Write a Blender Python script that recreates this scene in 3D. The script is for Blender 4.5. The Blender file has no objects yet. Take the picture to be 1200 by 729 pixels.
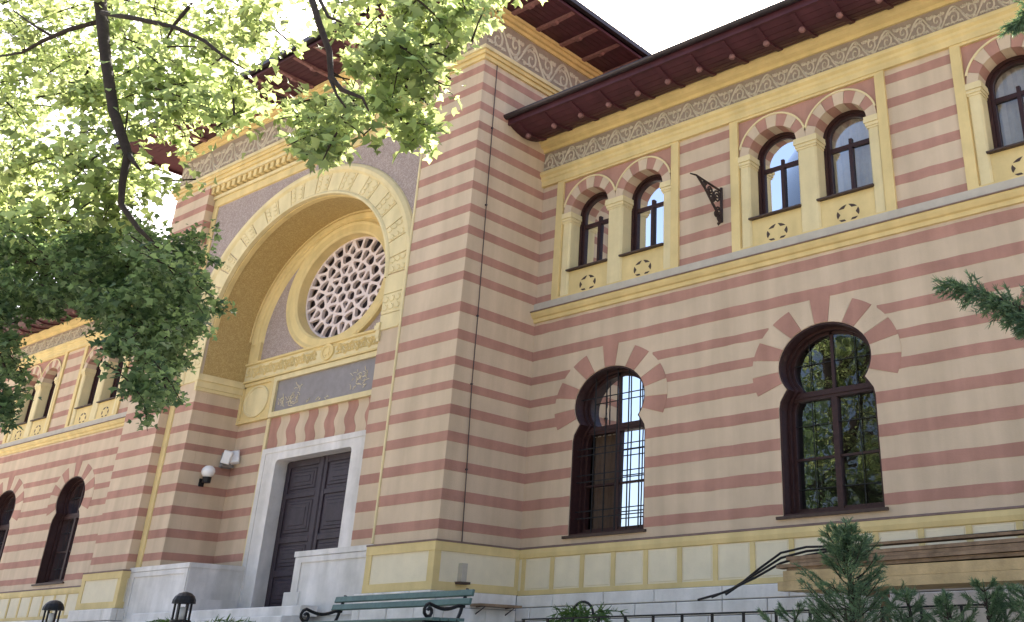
import bpy, bmesh, math, random
import numpy as np
from mathutils import Vector, Matrix
from mathutils.geometry import delaunay_2d_cdt
R = math.radians
random.seed(7); rng = np.random.default_rng(7)
sc = bpy.context.scene
col = sc.collection

# ------------------------------------------------------------------ camera
CAM = np.array([14.113, -14.108, -0.390]); YAW, PITCH = R(36.17), R(25.264)
FPX, PPX, PPY = 1174.56, 802.31, 222.69          # in pixels of the 1200 x 729 photograph
cd = bpy.data.cameras.new('camera'); cam = bpy.data.objects.new('camera', cd); col.objects.link(cam)
cam.location = CAM; cam.rotation_euler = (R(90) + PITCH, 0, YAW)
cd.sensor_fit = 'HORIZONTAL'; cd.sensor_width = 36; cd.lens = FPX / 1200 * 36
cd.shift_x = -(PPX - 600) / 1200; cd.shift_y = -(364.5 - PPY) / 1200
cd.clip_start = 0.05; cd.clip_end = 3000
sc.camera = cam
# ------------------------------------------------------------------ sky, sun, exposure
SUN_EL, SUN_AZ = 46.0, 40.0        # azimuth in degrees from +Y towards -X (sun behind the building)
w = bpy.data.worlds.new('World'); sc.world = w; w.use_nodes = True
nt = w.node_tree; bg = nt.nodes['Background']
sky = nt.nodes.new('ShaderNodeTexSky'); sky.sky_type = 'NISHITA'; sky.sun_disc = False
sky.sun_elevation = R(SUN_EL); sky.sun_rotation = R(-SUN_AZ)
sky.air_density = 0.8; sky.dust_density = 5.0; sky.ozone_density = 0.2
nt.links.new(sky.outputs[0], bg.inputs[0]); bg.inputs[1].default_value = 0.15
sd = bpy.data.lights.new('sun', 'SUN'); sun = bpy.data.objects.new('sun', sd); col.objects.link(sun)
sd.energy = 5.0; sd.angle = R(0.5); sd.color = (1, 0.94, 0.84)
tosun = Vector((-math.sin(R(SUN_AZ)) * math.cos(R(SUN_EL)), math.cos(R(SUN_AZ)) * math.cos(R(SUN_EL)), math.sin(R(SUN_EL))))
sun.rotation_euler = tosun.to_track_quat('Z', 'Y').to_euler(); sun.location = (0, 0, 40)
vs = sc.view_settings
vs.view_transform = 'Standard'; vs.look = 'None'; vs.gamma = 1.0; vs.exposure = 1.72
vs.use_curve_mapping = False

# ------------------------------------------------------------------ pixel helpers
_f = np.array([-math.sin(YAW) * math.cos(PITCH), math.cos(YAW) * math.cos(PITCH), math.sin(PITCH)])
_r = np.array([math.cos(YAW), math.sin(YAW), 0]); _u = np.cross(_r, _f)
def ray(u, v): return _r * (u - PPX) / FPX + _u * (PPY - v) / FPX + _f
def atY(u, v, Y):
    d = ray(u, v); return CAM + d * ((Y - CAM[1]) / d[1])
def atX(u, v, X):
    d = ray(u, v); return CAM + d * ((X - CAM[0]) / d[0])

# ------------------------------------------------------------------ materials
def mat(name, colr, rough=0.8, var=0.08, vs_=2.5, bump=0.15, bs=60, streak=0.0, spec=0.3, metal=0.0, col2=None, sharp=False):
    m = bpy.data.materials.new(name); m.use_nodes = True
    n = m.node_tree.nodes; l = m.node_tree.links; b = n['Principled BSDF']
    b.inputs['Roughness'].default_value = rough; b.inputs['Metallic'].default_value = metal
    b.inputs['Specular IOR Level'].default_value = spec
    g = n.new('ShaderNodeNewGeometry')
    t = n.new('ShaderNodeTexNoise'); t.inputs['Scale'].default_value = vs_; t.inputs['Detail'].default_value = 6; t.inputs['Roughness'].default_value = 0.65
    l.new(g.outputs['Position'], t.inputs['Vector'])
    cr = n.new('ShaderNodeValToRGB')
    c = np.array(colr); c2 = np.array(col2) if col2 is not None else None
    lo = c * (1 - var) if c2 is None else c2
    hi = np.minimum(c * (1 + var), 1) if c2 is None else c
    cr.color_ramp.elements[0].position = 0.46 if sharp else 0.3; cr.color_ramp.elements[1].position = 0.54 if sharp else 0.7
    cr.color_ramp.elements[0].color = (*lo, 1); cr.color_ramp.elements[1].color = (*hi, 1)
    l.new(t.outputs['Fac'], cr.inputs[0]); out = cr.outputs[0]
    if streak:
        mp = n.new('ShaderNodeMapping'); mp.inputs['Scale'].default_value = (1.8, 1.8, 0.22)
        l.new(g.outputs['Position'], mp.inputs[0])
        t2 = n.new('ShaderNodeTexNoise'); t2.inputs['Scale'].default_value = 1.6; t2.inputs['Detail'].default_value = 7
        l.new(mp.outputs[0], t2.inputs['Vector'])
        c3 = n.new('ShaderNodeValToRGB'); c3.color_ramp.elements[0].position = 0.35; c3.color_ramp.elements[1].position = 0.65
        c3.color_ramp.elements[0].color = (1 - streak, 1 - streak, 1 - streak * 1.1, 1); c3.color_ramp.elements[1].color = (1, 1, 1, 1)
        l.new(t2.outputs['Fac'], c3.inputs[0])
        mx = n.new('ShaderNodeMix'); mx.data_type = 'RGBA'; mx.blend_type = 'MULTIPLY'; mx.inputs[0].default_value = 1
        l.new(out, mx.inputs[6]); l.new(c3.outputs[0], mx.inputs[7]); out = mx.outputs[2]
    l.new(out, b.inputs['Base Color'])
    if bump:
        t3 = n.new('ShaderNodeTexNoise'); t3.inputs['Scale'].default_value = bs; t3.inputs['Detail'].default_value = 4
        l.new(g.outputs['Position'], t3.inputs['Vector'])
        bp = n.new('ShaderNodeBump'); bp.inputs['Strength'].default_value = bump; bp.inputs['Distance'].default_value = 0.01
        l.new(t3.outputs['Fac'], bp.inputs['Height']); l.new(bp.outputs[0], b.inputs['Normal'])
    return m
def pattern_mat(name, c1, c2, scale, rough=0.85, dist=0.02, thresh=0.5):
    """carved all-over arabesque: relief from warped wave + voronoi, two stucco tones"""
    m = mat(name, c1, rough, 0.05, 2, 0)
    n = m.node_tree.nodes; l = m.node_tree.links; b = n['Principled BSDF']
    g = n.new('ShaderNodeNewGeometry'); v = n.new('ShaderNodeTexVoronoi'); v.feature = 'SMOOTH_F1'; v.inputs['Scale'].default_value = scale
    ns = n.new('ShaderNodeTexNoise'); ns.inputs['Scale'].default_value = scale * 0.6
    ad = n.new('ShaderNodeMix'); ad.data_type = 'RGBA'; ad.blend_type = 'LINEAR_LIGHT'; ad.inputs[0].default_value = 0.12
    l.new(g.outputs['Position'], ad.inputs[6]); l.new(ns.outputs['Color'], ad.inputs[7]); l.new(g.outputs['Position'], ns.inputs['Vector'])
    l.new(ad.outputs[2], v.inputs['Vector'])
    mm = n.new('ShaderNodeMath'); mm.operation = 'PINGPONG'; mm.inputs[1].default_value = 0.22
    l.new(v.outputs['Distance'], mm.inputs[0])
    cr = n.new('ShaderNodeValToRGB'); cr.color_ramp.elements[0].position = 0.07; cr.color_ramp.elements[1].position = 0.15
    cr.color_ramp.elements[0].color = (*c2, 1); cr.color_ramp.elements[1].color = (*c1, 1)
    l.new(mm.outputs[0], cr.inputs[0]); l.new(cr.outputs[0], b.inputs['Base Color'])
    bp = n.new('ShaderNodeBump'); bp.inputs['Strength'].default_value = 0.6; bp.inputs['Distance'].default_value = dist
    l.new(mm.outputs[0], bp.inputs['Height']); l.new(bp.outputs[0], b.inputs['Normal'])
    return m
M = {}
M['cream'] = mat('cream_plaster', (0.64, 0.50, 0.355), 0.9, 0.09, 0.8, 0.35, 45, streak=0.15)
M['red'] = mat('red_plaster', (0.46, 0.247, 0.188), 0.9, 0.13, 1.4, 0.35, 45, streak=0.18)
M['yellow'] = mat('ochre_plaster', (0.74, 0.575, 0.27), 0.85, 0.09, 1.6, 0.25, 40, streak=0.13)
M['paleyellow'] = mat('pale_ochre_plaster', (0.76, 0.635, 0.36), 0.85, 0.08, 2.0, 0.25, 40, streak=0.13)
M['panel'] = mat('pale_panel_plaster', (0.80, 0.70, 0.50), 0.85, 0.06, 2.5, 0.2, 40, streak=0.05)
M['stone'] = mat('white_limestone', (0.82, 0.77, 0.71), 0.7, 0.12, 3, 0.3, 30, streak=0.16)
M['joint'] = mat('mortar', (0.16, 0.15, 0.14), 0.9, 0.1, 8)
M['mauve'] = pattern_mat('mauve_stucco', (0.45, 0.37, 0.33), (0.32, 0.25, 0.225), 19)
M['friezebase'] = mat('frieze_ground', (0.32, 0.255, 0.20), 0.9, 0.1, 6)
M['scroll'] = mat('scroll_stucco', (0.56, 0.49, 0.38), 0.85, 0.07, 8)
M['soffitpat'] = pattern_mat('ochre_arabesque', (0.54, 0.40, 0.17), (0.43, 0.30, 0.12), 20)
M['maroon'] = mat('maroon_painted_wood', (0.085, 0.028, 0.038), 0.5, 0.2, 3, 0.2, 25, streak=0.2)
M['maroon2'] = mat('pale_maroon_wood', (0.24, 0.12, 0.115), 0.6, 0.3, 12, 0.2, 25)  # lighter maroon for knobs and crown rafters
M['gutter'] = mat('dark_sheet_metal', (0.06, 0.05, 0.055), 0.35, 0.2, 6, 0.05, 30, metal=0.6)
M['flash'] = mat('grey_ledge_plaster', (0.50, 0.45, 0.37), 0.8, 0.1, 4)
M['brownline'] = mat('brown_ledge', (0.22, 0.15, 0.12), 0.85, 0.2, 5)
M['wood'] = mat('dark_window_wood', (0.040, 0.016, 0.015), 0.5, 0.25, 20, 0.15, 60)
M['wooddark'] = mat('sill_wood', (0.07, 0.045, 0.035), 0.6, 0.2, 12)
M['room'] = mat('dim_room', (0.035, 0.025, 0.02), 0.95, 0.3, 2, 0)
M['curtain'] = mat('pale_curtain', (0.62, 0.55, 0.46), 0.9, 0.08, 8, 0.2, 20)
M['browncurtain'] = mat('brown_curtain', (0.10, 0.065, 0.045), 0.9, 0.15, 8, 0.2, 20)
M['door'] = mat('dark_painted_door', (0.045, 0.032, 0.042), 0.45, 0.25, 9, 0.2, 40, streak=0.2)
M['marble'] = mat('white_marble', (0.77, 0.73, 0.69), 0.55, 0.13, 2.0, 0.15, 25, streak=0.22)
M['lattice'] = mat('lattice_stone', (0.74, 0.62, 0.58), 0.85, 0.06, 6, 0.2, 40)
M['hole'] = mat('lattice_backing', (0.06, 0.045, 0.045), 0.9, 0.2, 4)
M['plaque'] = mat('slate_plaque', (0.25, 0.225, 0.22), 0.5, 0.12, 5, 0.1, 60)
M['gold'] = mat('gilt', (0.62, 0.53, 0.36), 0.5, 0.15, 20, metal=0.0)
M['iron'] = mat('black_iron', (0.018, 0.018, 0.02), 0.5, 0.3, 20, 0.2, 80, metal=0.3)
M['rust'] = mat('brown_iron', (0.045, 0.03, 0.028), 0.6, 0.4, 30, 0.3, 80, metal=0.3)
M['green'] = mat('green_bench_paint', (0.10, 0.17, 0.155), 0.45, 0.18, 10, 0.15, 50, streak=0.15)
M['white'] = mat('white_enamel', (0.80, 0.80, 0.80), 0.3, 0.03, 5, 0)
M['opal'] = mat('opal_glass', (0.82, 0.81, 0.80), 0.25, 0.02, 5, 0, spec=0.5)
M['greyplastic'] = mat('grey_lamp_housing', (0.25, 0.24, 0.24), 0.5, 0.1, 10)
M['plank1'] = mat('new_sawn_timber', (0.60, 0.43, 0.22), 0.8, 0.15, 6, 0.3, 40, streak=0.25)
M['plank2'] = mat('weathered_timber', (0.30, 0.20, 0.125), 0.85, 0.3, 6, 0.3, 40, streak=0.3)
M['rubber'] = mat('black_sheathing', (0.015, 0.014, 0.015), 0.5, 0.2, 10)
M['cable'] = mat('grey_cable', (0.09, 0.07, 0.07), 0.7, 0.2, 10)
M['bark'] = mat('bark', (0.03, 0.022, 0.018), 0.95, 0.35, 12, 0.8, 25)
M['roof'] = mat('clay_roof_tile', (0.22, 0.09, 0.06), 0.85, 0.2, 5)
M['ground'] = mat('pale_gravel', (0.40, 0.36, 0.30), 0.95, 0.2, 0.8, 0.6, 30)
M['terracotta'] = mat('terracotta', (0.30, 0.13, 0.08), 0.85, 0.15, 8)
def glass_mat():
    m = bpy.data.materials.new('window_glass'); m.use_nodes = True
    n = m.node_tree.nodes; l = m.node_tree.links; n.clear()
    o = n.new('ShaderNodeOutputMaterial'); mx = n.new('ShaderNodeMixShader'); t = n.new('ShaderNodeBsdfTransparent'); t.inputs[0].default_value = (0.72, 0.74, 0.74, 1)
    gl = n.new('ShaderNodeBsdfGlossy'); gl.inputs['Roughness'].default_value = 0.015; gl.inputs[0].default_value = (0.93, 0.96, 1, 1)
    fr = n.new('ShaderNodeFresnel'); fr.inputs[0].default_value = 1.6
    g = n.new('ShaderNodeNewGeometry'); ns = n.new('ShaderNodeTexNoise'); ns.inputs['Scale'].default_value = 2.2
    bp = n.new('ShaderNodeBump'); bp.inputs['Strength'].default_value = 0.12; bp.inputs['Distance'].default_value = 0.02
    l.new(g.outputs['Position'], ns.inputs['Vector']); l.new(ns.outputs['Fac'], bp.inputs['Height']); l.new(bp.outputs[0], gl.inputs['Normal'])
    l.new(fr.outputs[0], mx.inputs[0]); l.new(t.outputs[0], mx.inputs[1]); l.new(gl.outputs[0], mx.inputs[2]); l.new(mx.outputs[0], o.inputs[0])
    return m
M['glass'] = glass_mat()
def leaf_mat(name, c1, c2, tr, trc, scale=0.9):
    m = bpy.data.materials.new(name); m.use_nodes = True
    n = m.node_tree.nodes; l = m.node_tree.links; n.clear()
    o = n.new('ShaderNodeOutputMaterial'); mx = n.new('ShaderNodeMixShader'); mx.inputs[0].default_value = tr
    d = n.new('ShaderNodeBsdfPrincipled'); d.inputs['Roughness'].default_value = 0.5; d.inputs['Specular IOR Level'].default_value = 0.35
    t = n.new('ShaderNodeBsdfTranslucent'); t.inputs[0].default_value = (*trc, 1)
    g = n.new('ShaderNodeNewGeometry'); ns = n.new('ShaderNodeTexNoise'); ns.inputs['Scale'].default_value = scale; ns.inputs['Detail'].default_value = 8
    cr = n.new('ShaderNodeValToRGB'); cr.color_ramp.elements[0].position = 0.35; cr.color_ramp.elements[1].position = 0.65
    cr.color_ramp.elements[0].color = (*c1, 1); cr.color_ramp.elements[1].color = (*c2, 1)
    av = n.new('ShaderNodeMath'); av.operation = 'MULTIPLY_ADD'; av.inputs[1].default_value = 0.5
    ra = n.new('ShaderNodeMath'); ra.operation = 'MULTIPLY'; ra.inputs[1].default_value = 0.5
    l.new(g.outputs['Random Per Island'], ra.inputs[0]); l.new(ns.outputs['Fac'], av.inputs[0]); l.new(ra.outputs[0], av.inputs[2])
    l.new(g.outputs['Position'], ns.inputs['Vector']); l.new(av.outputs[0], cr.inputs[0]); l.new(cr.outputs[0], d.inputs['Base Color'])
    hs = n.new('ShaderNodeHueSaturation'); hs.inputs['Color'].default_value = (*trc, 1)
    mr = n.new('ShaderNodeMapRange'); mr.inputs[3].default_value = 0.45; mr.inputs[4].default_value = 1.4; l.new(g.outputs['Random Per Island'], mr.inputs[0]); l.new(mr.outputs[0], hs.inputs['Value'])
    mr2 = n.new('ShaderNodeMapRange'); mr2.inputs[3].default_value = 0.47; mr2.inputs[4].default_value = 0.53; l.new(ns.outputs['Fac'], mr2.inputs[0]); l.new(mr2.outputs[0], hs.inputs['Hue']); l.new(hs.outputs[0], t.inputs[0])
    l.new(d.outputs[0], mx.inputs[1]); l.new(t.outputs[0], mx.inputs[2]); l.new(mx.outputs[0], o.inputs[0])
    return m
M['leaf'] = leaf_mat('broad_leaf', (0.03, 0.065, 0.032), (0.085, 0.135, 0.06), 0.60, (0.62, 0.72, 0.28), 1.6)
M['leaf2'] = leaf_mat('darkened_leaf', (0.03, 0.07, 0.038), (0.12, 0.175, 0.085), 0.42, (0.27, 0.40, 0.15), 3)  # shade put into the leaf colour, for the hanging lower foliage
M['needle'] = leaf_mat('conifer_needle', (0.06, 0.115, 0.07), (0.12, 0.19, 0.11), 0.3, (0.16, 0.27, 0.11), 6)
M['fern'] = leaf_mat('fern_leaf', (0.04, 0.09, 0.025), (0.07, 0.14, 0.04), 0.3, (0.15, 0.26, 0.05), 6)

# ------------------------------------------------------------------ mesh helpers
class MB:
    def __init__(s): s.v = []; s.f = []
    def add(s, v, f):
        o = len(s.v); s.v += [tuple(float(c) for c in p) for p in v]; s.f += [tuple(i + o for i in q) for q in f]; return s
    def box(s, x0, x1, y0, y1, z0, z1):
        return s.add([(x0,y0,z0),(x1,y0,z0),(x1,y1,z0),(x0,y1,z0),(x0,y0,z1),(x1,y0,z1),(x1,y1,z1),(x0,y1,z1)],
                     [(0,3,2,1),(4,5,6,7),(0,1,5,4),(1,2,6,5),(2,3,7,6),(3,0,4,7)])
    def cbox(s, x0, x1, y0, y1, z0, z1, c=0.01):
        """box whose front (-Y) edges are chamfered"""
        v = [(x0,y0+c,z0),(x1,y0+c,z0),(x1,y0+c,z1),(x0,y0+c,z1),(x0+c,y0,z0+c),(x1-c,y0,z0+c),(x1-c,y0,z1-c),(x0+c,y0,z1-c),(x0,y1,z0),(x1,y1,z0),(x1,y1,z1),(x0,y1,z1)]
        return s.add(v, [(4,5,6,7),(0,1,5,4),(1,2,6,5),(2,3,7,6),(3,0,4,7),(0,8,9,1),(1,9,10,2),(2,10,11,3),(3,11,8,0),(8,11,10,9)])
    def plate(s, outer, holes, y0, y1, back=False, outer_side=True, hole_side=True):
        """flat plate in XZ with holes: front at y0, sides to y1"""
        vs_, es = [], []
        for lp in [outer] + holes:
            o = len(vs_); n_ = len(lp); vs_ += [Vector(p) for p in lp]; es += [(o+i, o+(i+1) % n_) for i in range(n_)]
        r = delaunay_2d_cdt(vs_, es, [], 0, 1e-6)
        V, F = r[0], r[2]; keep = []
        for t in F:
            c = sum((V[i] for i in t), Vector((0, 0))) / len(t)
            if inside(c, outer) and not any(inside(c, h) for h in holes):
                a, b_, c_ = V[t[0]], V[t[1]], V[t[2]]
                ar = (b_.x-a.x)*(c_.y-a.y) - (b_.y-a.y)*(c_.x-a.x)
                keep.append(tuple(t) if ar > 0 else tuple(reversed(t)))
        s.add([(p.x, y0, p.y) for p in V], keep)
        if back: s.add([(p.x, y1, p.y) for p in V], [tuple(reversed(t)) for t in keep])
        for k, lp in enumerate([outer] + holes):
            if (k == 0 and not outer_side) or (k > 0 and not hole_side): continue
            a = sum(lp[i][0]*lp[(i+1) % len(lp)][1] - lp[(i+1) % len(lp)][0]*lp[i][1] for i in range(len(lp)))
            q = lp if (a > 0) == (k == 0) else lp[::-1]; n_ = len(q)
            s.add([(p[0], y0, p[1]) for p in q] + [(p[0], y1, p[1]) for p in q], [(i, i+n_, (i+1) % n_ + n_, (i+1) % n_) for i in range(n_)])
        return s
    def sweepx(s, prof, x0, x1):
        """prof: closed (y,z) loop swept along X"""
        n_ = len(prof); s.add([(x0, y, z) for y, z in prof] + [(x1, y, z) for y, z in prof],
            [(i, (i+1) % n_, (i+1) % n_+n_, i+n_) for i in range(n_)] + [tuple(range(n_))[::-1], tuple(range(n_, 2*n_))]); return s
    def sweepy(s, prof, y0, y1):
        """prof: closed (x,z) loop swept along Y"""
        n_ = len(prof); s.add([(x, y0, z) for x, z in prof] + [(x, y1, z) for x, z in prof],
            [(i, (i+1) % n_, (i+1) % n_+n_, i+n_) for i in range(n_)] + [tuple(range(n_))[::-1], tuple(range(n_, 2*n_))]); return s
    def tube(s, path, rad, n_=6, cap=True):
        P = [Vector(p) for p in path]; rr = rad if hasattr(rad, '__len__') else [rad]*len(P); v = []; up = None
        for i, p in enumerate(P):
            d = (P[min(i+1, len(P)-1)] - P[max(i-1, 0)]).normalized()
            if up is None: up = d.orthogonal().normalized()
            a = (up - d * up.dot(d)); a = a.normalized() if a.length > 1e-5 else d.orthogonal().normalized(); up = a; b_ = d.cross(a)
            v += [p + (a*math.cos(2*math.pi*k/n_) + b_*math.sin(2*math.pi*k/n_))*rr[i] for k in range(n_)]
        f = [(i*n_+k, i*n_+(k+1) % n_, (i+1)*n_+(k+1) % n_, (i+1)*n_+k) for i in range(len(P)-1) for k in range(n_)]
        if cap: f += [tuple(range(n_))[::-1], tuple(range((len(P)-1)*n_, len(P)*n_))]
        return s.add(v, f)
    def lathe(s, prof, c=(0, 0, 0), n_=20, sx=1.0):
        v = [(c[0]+r*math.cos(2*math.pi*k/n_)*sx, c[1]+r*math.sin(2*math.pi*k/n_), c[2]+z) for r, z in prof for k in range(n_)]
        return s.add(v, [(i*n_+k, i*n_+(k+1) % n_, (i+1)*n_+(k+1) % n_, (i+1)*n_+k) for i in range(len(prof)-1) for k in range(n_)])
    def build(s, name, m, parent=None, smooth=False):
        me = bpy.data.meshes.new(name); me.from_pydata(s.v, [], s.f); me.validate()
        bm = bmesh.new(); bm.from_mesh(me); bmesh.ops.recalc_face_normals(bm, faces=bm.faces); bm.to_mesh(me); bm.free()
        me.materials.append(M[m] if isinstance(m, str) else m)
        if smooth:
            me.polygons.foreach_set('use_smooth', [True]*len(me.polygons))
        o = bpy.data.objects.new(name, me); col.objects.link(o)
        if parent: o.parent = parent
        return o
def inside(p, lp):
    c = False; n_ = len(lp); x, y = p[0], p[1]
    for i in range(n_):
        x1, y1 = lp[i]; x2, y2 = lp[i-1]
        if (y1 > y) != (y2 > y) and x < (x2-x1)*(y-y1)/(y2-y1)+x1: c = not c
    return c
def offset(lp, d):
    """move a CCW loop inwards by d"""
    a = sum(lp[i][0]*lp[(i+1) % len(lp)][1] - lp[(i+1) % len(lp)][0]*lp[i][1] for i in range(len(lp)))
    q = lp if a > 0 else lp[::-1]; out = []
    for i in range(len(q)):
        p0, p, p1 = Vector(q[i-1]), Vector(q[i]), Vector(q[(i+1) % len(q)])
        e0 = (p-p0).normalized(); e1 = (p1-p).normalized(); n0 = Vector((-e0.y, e0.x)); n1 = Vector((-e1.y, e1.x))
        m_ = n0+n1; m_ = m_/max(m_.dot(n0), 0.5) if m_.length > 1e-6 else n0
        out.append((p.x+m_.x*d, p.y+m_.y*d))
    return out
def clip(lp, a, b_, c):
    """keep a*x+b*z<=c"""
    out = []
    for i in range(len(lp)):
        p, q = lp[i-1], lp[i]; dp = a*p[0]+b_*p[1]-c; dq = a*q[0]+b_*q[1]-c
        if (dp <= 0) != (dq <= 0):
            t = dp/(dp-dq); out.append((p[0]+(q[0]-p[0])*t, p[1]+(q[1]-p[1])*t))
        if dq <= 0: out.append(q)
    return out
def ell(cx, cz, rx, rz, a0, a1, n_):
    return [(cx+rx*math.cos(R(a0+(a1-a0)*i/n_)), cz+rz*math.sin(R(a0+(a1-a0)*i/n_))) for i in range(n_+1)]
def ringplate(mb, cx, cz, r0, r1, a0, a1, n_, y0, y1):
    """elliptic ring sector, closed solid, front at y0"""
    A = ell(cx, cz, r0[0], r0[1], a0, a1, n_); B = ell(cx, cz, r1[0], r1[1], a0, a1, n_); m_ = n_+1
    v = [(x, y0, z) for x, z in A]+[(x, y0, z) for x, z in B]+[(x, y1, z) for x, z in A]+[(x, y1, z) for x, z in B]; f = []
    for i in range(n_):
        f += [(i, i+1, m_+i+1, m_+i), (2*m_+i, 3*m_+i, 3*m_+i+1, 2*m_+i+1), (i, 2*m_+i, 2*m_+i+1, i+1), (m_+i, m_+i+1, 3*m_+i+1, 3*m_+i)]
    f += [(0, m_, 3*m_, 2*m_), (n_, 2*m_+n_, 3*m_+n_, m_+n_)]
    return mb.add(v, f)
def ringsweep(mb, cx, cz, prof, k, a0, a1, n_):
    """prof: list of (radius along x, y); swept round an ellipse with z radius = r/k"""
    m_ = len(prof); v = []
    for i in range(n_+1):
        a = R(a0+(a1-a0)*i/n_)
        v += [(cx+r*math.cos(a), y, cz+r/k*math.sin(a)) for r, y in prof]
    return mb.add(v, [(i*m_+j, i*m_+j+1, (i+1)*m_+j+1, (i+1)*m_+j) for i in range(n_) for j in range(m_-1)])
def empty(name, loc, label=None, cat=None, group=None, parent=None):
    o = bpy.data.objects.new(name, None); col.objects.link(o); o.location = loc; o.empty_display_size = 0.2
    tag(o, label, cat, group)
    if parent: o.parent = parent
    return o
def tag(o, label=None, cat=None, group=None, kind=None):
    if label: o['label'] = label
    if cat: o['category'] = cat
    if group: o['group'] = group
    if kind: o['kind'] = kind
    return o
UB = {}
def ubox(name, m, x0, x1, y0, y1, z0, z1, parent):
    """piece made from a shared unit box"""
    if m not in UB:
        UB[m] = MB().box(-.5, .5, -.5, .5, -.5, .5).build('piece', m).data
        bpy.data.objects.remove([o for o in col.objects if o.data == UB[m]][0])
    o = bpy.data.objects.new(name, UB[m]); col.objects.link(o); o.parent = parent
    o.location = ((x0+x1)/2, (y0+y1)/2, (z0+z1)/2); o.scale = (x1-x0, y1-y0, z1-z0); return o
def reparent_local(root):
    """children were modelled in world space: keep them there"""
    for o in root.children_recursive: pass

# ------------------------------------------------------------------ ground
gm = MB(); xs = [-1500, -300, -80, -40, -20, 0, 10, 20, 40, 80, 300, 1500]; ys = [-1500, -300, -60, -20, -12.2, -10.6, -9.4, -4, 0, 12, 60, 300, 1500]
def gz(y): return -2.0 if y <= -12 else (-0.36 if y >= -9.4 else -2.0+1.64*(y+12.2)/2.8)
gm.add([(x, y, gz(y)) for y in ys for x in xs], [(j*len(xs)+i, j*len(xs)+i+1, (j+1)*len(xs)+i+1, (j+1)*len(xs)+i) for j in range(len(ys)-1) for i in range(len(xs)-1)])
tag(gm.build('ground', 'ground'), kind='structure')
GZ = -0.36

# ------------------------------------------------------------------ the building
K = 1.3                                             # the round things are wider than high
B = empty('striped_building', (0, 0, 0), 'long striped red and cream hall with ochre trim, arched portal and dark eaves', 'building')
LOW = [(1.71,1.875),(2.195,2.385),(2.705,2.89),(3.21,3.39),(3.695,3.87),(4.155,4.31),(4.605,4.765),(5.095,5.285),(5.63,5.825)]
TOPS = [6.445, 6.905, 7.405, 7.87, 8.375, 8.84, 9.295, 9.75, 10.205, 10.67, 11.12]
UP = [(t-0.175, t) for t in TOPS]
def seg(x0, x1, cuts):
    out = [(x0, x1)]
    for a, b_ in cuts:
        nxt = []
        for p, q in out:
            if b_ <= p or a >= q: nxt.append((p, q)); continue
            if a > p: nxt.append((p, a))
            if b_ < q: nxt.append((b_, q))
        out = nxt
    return [(a, b_) for a, b_ in out if b_-a > 0.01]
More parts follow.
